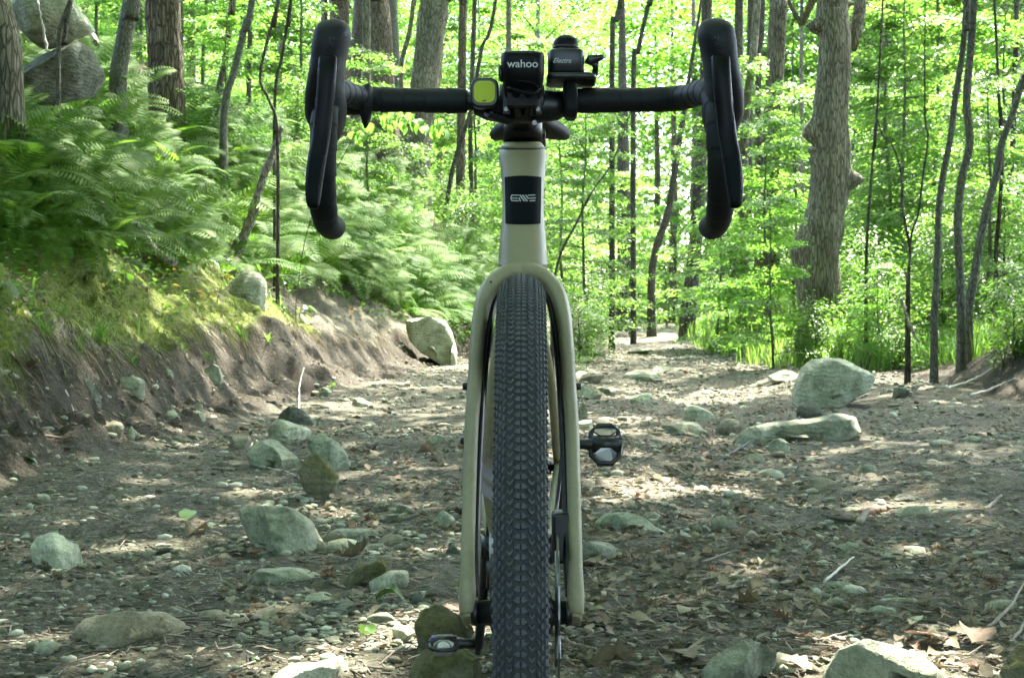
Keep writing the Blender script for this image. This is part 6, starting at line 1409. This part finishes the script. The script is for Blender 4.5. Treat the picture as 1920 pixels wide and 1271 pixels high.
# grass tufts one can pick out on the shelf
for i, (px, py, s, lab) in enumerate([(85, 640, 1.0, 'leftmost bright grass tuft on the mossy shelf'), (140, 665, 1.1, 'grass tuft right of the leftmost one on the shelf'), (185, 650, 1.2, 'tall broad leaved grass tuft in the middle of the shelf'), (245, 690, .8, 'low grass tuft at the lip of the mossy shelf'), (335, 675, 1.1, 'dense drooping grass tuft at the right end of the shelf'), (390, 680, .7, 'little grass tuft right of the dense drooping one'), (115, 600, .9, 'upright grass tuft higher on the moss'), (205, 545, .8, 'thin grass tuft above the shelf near the twigs'), (450, 640, 1.1, 'grass tuft hanging under the smooth boulder'), (500, 655, 1.0, 'long grass tuft hanging right of the smooth boulder'), (440, 590, 1.0, 'broad grass tuft in front of the smooth boulder'), (650, 560, .9, 'grass tuft on the edge of the dirt bank'), (1730, 650, 1.0, 'grass tuft on the lip of the right bank'), (1800, 640, 1.1, 'pale grass tuft on top of the scoured right bank'), (1600, 665, .9, 'grass tuft behind the big sloping boulder')]):
    g = ground_px(px, py); m = 34; Vs = []; Fs = []
    for j in range(m):
        a = rng.uniform(0, 6.28); L = rng.uniform(.08, .20) * s; w_ = rng.uniform(.0025, .006) * s; d = np.array([math.cos(a), math.sin(a), 0]); sd_ = np.array([-math.sin(a), math.cos(a), 0]); ln = rng.uniform(.3, 1.0)
        p0 = rng.normal(0, .018, 3) * [1, 1, 0]; b0 = len(Vs)
        for q in range(5):
            t = q / 4; p = p0 + d * L * ln * t * t * .9 + np.array([0, 0, L * (t - .45 * ln * t * t)]); ww = w_ * (1 - t * t) + .0003; Vs += [p - sd_ * ww, p + sd_ * ww]
        for q in range(4): Fs.append((b0 + 2 * q, b0 + 2 * q + 1, b0 + 2 * q + 3, b0 + 2 * q + 2))
    o = link('grass_tuft', np_mesh('grass_tuft', np.array(Vs), np.array(Fs), False, {'v': np.repeat(rng.uniform(0, 1, m), 10)}), LF_GRASS, None, lab, 'grass'); o.location = (g.x, g.y, g.z)
# broad leaved plants: leaves are parts
def broad_leaf(w_=.3, heart=True):
    k = 8; V = []; 
    for i in range(k + 1):
        t = i / k; x = t; hw_ = w_ * (math.sin(math.pi * t ** .62)) ** .8 if 0 < t < 1 else 0
        z = -.35 * t * t
        V += [(x - (.10 if heart and t < .2 else 0) * (1 - t * 5), -hw_, z + .25 * hw_), (x, 0, z), (x - (.10 if heart and t < .2 else 0) * (1 - t * 5), hw_, z + .25 * hw_)]
    Fc = [];
    for i in range(k): a = 3 * i; Fc += [(a, a + 3, a + 4, a + 1), (a + 1, a + 4, a + 5, a + 2)]
    me = np_mesh('leaf', np.array(V), np.array(Fc), True, {'v': np.full(len(V), .6)}); me.materials.append(LF_HERB); return me
BL = [broad_leaf(.30), broad_leaf(.24), broad_leaf(.20, False)]
def leafy(px, py, s, nl, lab, name='broadleaf_plant', group=None, mats=None, D=None, up=.6):
    g = ground_px(px, py) if D is None else at(px, py, D); t = empty(name, (g.x, g.y, g.z - .01), lab, 'plant', group)
    m_ = MB(); 
    for i in range(nl):
        a = rng.uniform(0, 6.28); r_, hgt = s * rng.uniform(.2, .9), s * rng.uniform(.3, 1.0) * up * 2; e = (r_ * math.cos(a), r_ * math.sin(a), hgt)
        m_.tube([(0, 0, 0), (e[0] * .3, e[1] * .3, hgt * .7), e], .0022 * (s / .15), 4)
        o = bpy.data.objects.new('leaf', BL[rng.integers(3)] if mats is None else mats); col.objects.link(o); o.parent = t; o.location = e; q = s * rng.uniform(.5, .9); o.scale = (q, q, q); o.rotation_euler = (rng.normal(0, .3), rng.uniform(.0, .7), a + rng.normal(0, .5))
    link('stem', m_.mesh('stem'), LF_HERB, t)
for a in [(112, 440, .26, 4, 'plant with big pale heart shaped leaves at the left above the moss'), (205, 470, .15, 5, 'heart leaved plant right of the big pale leaved one'), (140, 500, .13, 4, 'small heart leaved plant above the moss'), (500, 500, .16, 7, 'broad leaved plant right above the smooth boulder'), (540, 545, .17, 7, 'broad leaved plant right of the smooth boulder'), (470, 575, .15, 5, 'long leaved plant overlapping the smooth boulder'), (560, 600, .15, 6, 'broad leaved plant drooping over the dirt bank'), (620, 560, .16, 7, 'pale broad leaved plant at the edge of the dirt bank'), (40, 200, .22, 6, 'broad leaved plant high at the left edge'), (600, 480, .16, 6, 'broad leaved plant under the left lever tip'), (690, 590, .14, 6, 'bright leaved plant above the white boulder'), (805, 745, .0, 0, None), (623, 735, .07, 3, 'tiny green seedling in the scree'), (1880, 690, .2, 7, 'broad leaved plant on the dark bank at the right edge'), (1800, 660, .16, 6, 'leafy weed on the lip of the scoured bank'), (1640, 660, .12, 5, 'small weed by the big sloping boulder')]:
    if a[4]: leafy(*a[:5])
LMB = [(130, 470, 'by the big pale heart leaves'), (240, 560, 'on the moss above the tallest grass tuft'), (330, 520, 'left of the smooth bank boulder'), (440, 480, 'above the smooth bank boulder'), (540, 560, 'right of the smooth bank boulder'), (560, 470, 'below the left bar end'), (640, 560, 'on the lip of the bare dirt bank'), (720, 560, 'above the white sunlit boulder'), (800, 570, 'left of the fork crown'), (60, 380, 'at the left edge of the slope')]
for i in range(46):
    px = rng.uniform(0, 840); py = np.interp(px, [0, 250, 400, 520, 640, 760, 860], [500, 520, 500, 520, 540, 570, 620]) + rng.uniform(-95, 35); q_ = near(px, py, LMB)
    leafy(px, py, rng.uniform(.08, .17), int(rng.integers(4, 8)), 'broad leaved plant ' + q_, group='broad leaved plants ' + q_)
# young maple twig hanging below the bar with bright leaves
t = empty('maple_sapling', (0, 0, 0), 'slender sapling whose bright backlit leaves hang below the left bar', 'tree')
Y = 15.5; pts = [at(556, 560, Y), at(580, 420, Y), at(640, 300, Y), at(690, 222, Y), at(740, 214, Y), at(800, 226, Y), at(832, 236, Y)]; g0 = gz(pts[0].x, Y)
t.location = (pts[0].x, Y, g0); pts = [Vector((pts[0].x, Y, g0 - .05))] + pts; L_ = spline([tuple(p - t.location) for p in pts], 40)
m_ = MB(); m_.tube(L_, [.006 * (1 - .75 * i / 39) for i in range(40)], 6); link('stem', m_.mesh('stem'), BK_DRK, t)
mp_ = broad_leaf(.42, True); mp_.materials.clear(); mp_.materials.append(LF_YEL)
for i in range(60):
    k = int(rng.uniform(20, 39)); p = L_[k]; o = bpy.data.objects.new('leaf', mp_); col.objects.link(o); o.parent = t; o.location = (p[0] + rng.normal(0, .03), p[1] + rng.normal(0, .10), p[2] - rng.uniform(0, .16) + .04); q = rng.uniform(.07, .12); o.scale = (q, q, q); o.rotation_euler = (rng.normal(0, .4), rng.uniform(.5, 1.3), rng.uniform(0, 6.28))
# broken stick leaning on the slope, and fallen wood
BK_WEA = barkmat('weathered_wood', (.16, .13, .11), (.34, .30, .26), (.52, .48, .43), 1.4)
def wood(pts, Y0, Y1, w0, w1, mat, name, lab, cat='branch', n=26):
    k = len(pts); P = [at(px, py, Y0 + (Y1 - Y0) * i / (k - 1)) for i, (px, py) in enumerate(pts)]; b_ = P[0]; L = spline([tuple(p - b_) for p in P], n); L = L + rng.normal(0, .007, L.shape)
    m_ = MB(); m_.tube(L, [(w0 + (w1 - w0) * i / (n - 1)) * Y0 / F / 2 * rng.uniform(.7, 1.25) for i in range(n)], 10); o = link(name, m_.mesh(name), mat, None, lab, cat); o.location = b_
gA = ground_px(455, 445); wood([(442, 470), (455, 445), (476, 395), (498, 320), (522, 262), (529, 238)], gA.y - 2.3, gA.y - 2.6, 27, 6, BK_WEA, 'broken_branch', 'bleached broken branch leaning upright on the fern slope')
gA = ground_px(270, 440); wood([(235, 398), (262, 430), (290, 470), (330, 495)], gA.y - .8, gA.y - 1.2, 15, 14, BK_WEA, 'fallen_branch', 'fallen bleached branch lying down the slope under the ferns')
gA = ground_px(50, 305); wood([(10, 296), (50, 310), (88, 328)], gA.y - .05, gA.y - .1, 12, 9, BK_WEA, 'fallen_branch', 'pale branch piece on the litter at the left edge')
wood([(88, 95), (80, 50), (72, 10), (70, -20)], 12, 12, 5, 3, TWP, 'bare_twig', 'pale bare twig in front of the cracked boulder', 'twig')
gA = ground_px(700, 625)
wood([(1690, 560), (1702, 600), (1722, 640)], 12.8, 12.6, 6, 5, TW, 'fallen_branch', 'thin grey branch slanting down the right bank')
# roots in the scoured face of the right bank
for (a, lab) in [([(1775, 732), (1830, 712), (1868, 690)], 'pale root along the foot of the scoured right bank'), ([(1820, 745), (1870, 728), (1905, 712)], 'second pale root nearer the right edge')]: twig(a, 7, TWP, lab, name='root', cat='root')

# root hairs and dead stalks fringing the top of the cut bank
def fringe(n):
    y = 4.5 * (22 / 4.5) ** rng.uniform(0, 1, n); x = lx(y) - T0(y) - rng.uniform(-.05, .12, n); z = H(x, y, True) + .01; L = rng.uniform(.05, .22, n); V = []; w_ = .0016 * (1 + .05 * y); sw = rng.normal(0, .05, (n, 2))
    for k in range(4):
        t = k / 3; cx_, cy_, cz_ = x + .10 * t * L / .1 * .8 + sw[:, 0] * t, y + sw[:, 1] * t, z + .02 * math.sin(t * 3) - L * t ** 1.5 * .9
        V.append(np.stack([cx_ - w_, cy_, cz_], -1)); V.append(np.stack([cx_ + w_, cy_, cz_], -1))
    V = np.stack(V, 1).reshape(-1, 3); F0 = np.array([(0, 1, 3, 2), (2, 3, 5, 4), (4, 5, 7, 6)]); return np_mesh('root_fringe', V, (F0[None] + (np.arange(n) * 8)[:, None, None]).reshape(-1, 4), False, {'v': np.repeat(rng.uniform(0, 1, n), 8)})
link('root_fringe', fringe(900), LIT, kind='stuff')['label'] = 'root hairs and dead stalks hanging from the lip of the dirt bank'
# ---------------------------------------------------------------- canopy overhead: crowns with gaps cut along sun rays to place light patches
sd = np.array(SD); sd = sd / np.linalg.norm(sd)
gaps = []
for (px, py, r) in [(1240, 636, 1.4), (1150, 640, .8), (1290, 632, .9), (1210, 615, 1.2), (1340, 735, .5), (1370, 750, .55), (1310, 748, .3), (1400, 725, .35), (1130, 730, .28), (1100, 740, .25), (1160, 790, .17), (1240, 920, .16), (1275, 915, .13), (1195, 930, .12), (1700, 962, .09), (1725, 968, .07), (1650, 960, .05), (600, 1258, .16), (540, 1265, .06), (715, 1265, .06), (885, 1165, .06), (1665, 1250, .17), (1720, 1265, .14), (1610, 1262, .05), (595, 660, .22), (610, 690, .15), (810, 640, .55), (780, 665, .4), (740, 690, .28), (830, 690, .3), (790, 730, .2), (650, 760, .12), (1560, 700, .3), (1530, 690, .2), (1700, 700, .35), (1650, 718, .22), (1740, 690, .35), (1800, 600, .5), (1640, 610, .7), (1400, 640, .9), (1100, 640, .9), (430, 480, .16), (330, 430, .22), (150, 300, .35), (250, 260, .45), (90, 230, .4), (400, 330, .4), (480, 360, .3), (60, 400, .12), (560, 300, .6), (620, 400, .5), (700, 500, .6), (760, 560, .6), (560, 480, .35), (160, 470, .12), (1475, 712, .25), (1180, 745, .2), (300, 380, .3), (200, 330, .3), (520, 420, .3), (640, 470, .3), (350, 300, .4)]:
    g = ground_px(px, py); gaps.append((np.array(g), r))
p_ = at(760, 240, 15.5); gaps.append((np.array(p_), .8))
def near_crown(seed, cx, cy, z0, z1, rad, n, leaf):
    r_ = np.random.default_rng(seed); ncl = max(10, n // 110); per = n // ncl; Ps = []
    for k in range(ncl):
        t = r_.uniform(0, 1); R_ = rad * (.55 + .45 * math.sin(math.pi * t)); a = r_.uniform(0, 6.28); q = R_ * r_.uniform(0, 1) ** .5
        Ps.append(np.array([q * math.cos(a), q * math.sin(a), z0 + (z1 - z0) * t]) + r_.normal(0, 1, (per, 3)) * np.array([.62, .62, .22]) * rad * .3)
    P = np.concatenate(Ps); W_ = P + np.array([cx, cy, 0]); keep = np.ones(len(P), bool)
    for g, r in gaps:
        v = W_ - g; k = v @ sd; d = np.linalg.norm(v - k[:, None] * sd, axis=1); keep &= ~(d < r + leaf * .42)
    P = P[keep]; m = len(P); a = r_.uniform(0, 6.28, m); D = np.stack([np.cos(a), np.sin(a), r_.uniform(-.5, .1, m)], -1); Nn = np.stack([r_.normal(0, .4, m), r_.normal(0, .4, m), np.ones(m)], -1); L = leaf * r_.uniform(.7, 1.25, m)
    return leafmesh('crown', P, D, Nn, L, L * .33, r_)
ct = []
for iy, cy_ in enumerate(np.arange(-11, 40, 4.6)):
    for ix, cx_ in enumerate(np.arange(-11.5, 18, 4.9)):
        x = cx_ + rng.uniform(-1, 1) + (2.3 if iy % 2 else 0) + max(0, cy_) * .06; y = cy_ + rng.uniform(-1, 1); ct.append((x, y))
lab_near = 'tall tree beside the track whose crown is shaped to shade and dapple it'
for i, (x, y) in enumerate(ct):
    if -.38 * y - 1.5 < x < .38 * y + 1.5 and y > 3 and (y < 24 or np.interp(y, LT_Y, LT_X) - 1.2 < x < np.interp(y, RT_Y, RT_X) + 1.2): trunk_ok = False
    else: trunk_ok = True
    if not trunk_ok:    # the crown leans in from a trunk standing at the side
        tx = (-.40 * y - 2.2) if x < .05 * y else (.40 * y + 2.4); 
    else: tx = x
    if abs(tx) < 2.9 and y < 3: tx = math.copysign(3.6, tx if tx else 1)
    z0, z1 = (8.0, 12.5) if y < 14 else (9.5, 14.5); zb = gz(tx, y); z0 += zb * .3; z1 += zb * .3
    t = empty('canopy_tree', (tx, y, zb), lab_near, 'tree', 'tall trees roofing the track')
    m_ = MB(); dx = x - tx; m_.tube(spline([(0, 0, -.3), (dx * .05, 0, 3), (dx * .35, 0, 7), (dx * .9, 0, z1 - zb - .5)], 14), [(.20 if y < 24 else .11) * (1 - .75 * k / 13) for k in range(14)], 9)
    for k in range(7):
        a = rng.uniform(0, 6.28); m_.tube([(dx * .6, 0, 8 - zb * .5), (dx + 1.2 * math.cos(a), 1.2 * math.sin(a), z0 - zb + 1), (dx + 2.6 * math.cos(a), 2.6 * math.sin(a), z1 - zb - 1)], [.07, .045, .015], 5)
    link('trunk', m_.mesh('trunk'), BK_GREY, t)
    dens = np.interp(y, [-8, 8, 14, 18, 24, 40], [4600, 5000, 4000, 2900, 2200, 1500]); dens *= np.interp(x, [-12, -5, 3, 12, 20], [.75, .85, 1, .95, .8])
    gx_, gy_ = x - 3.0, y - 5.6
    if gy_ > 7 and not (lx(gy_) - .8 < gx_ < rx(gy_) + .4): dens *= (.75 if gx_ < 0 else .38)
    cr = near_crown(1000 + i, x, y, z0, z1, 3.5, int(dens), .24); cr.materials.append(LF_CAN); o = link('crown', cr, None, t); o.location = (x - tx, 0, -zb)

for i in range(12):  # extra trees added to shade the bright ground around the bend
    x, y = 6 + (i % 4) * 4.2, 50 + (i // 4) * 6.5; zb = gz(x, y)
    t = empty('canopy_tree', (x, y, zb), 'tall tree added to shade the bend at the end of the track', 'tree', 'tall trees added to shade the bend'); m_ = MB(); m_.tube([(0, 0, -.3), (.1, 0, 6), (0, .1, 13)], [.16, .12, .04], 9); link('trunk', m_.mesh('trunk'), BK_BRN, t)
    cr = near_crown(3000 + i, x, y, 8, 14, 3.2, 2600, .26); cr.materials.append(LF_CAN); o = link('crown', cr, None, t); o.location = (0, 0, 0)
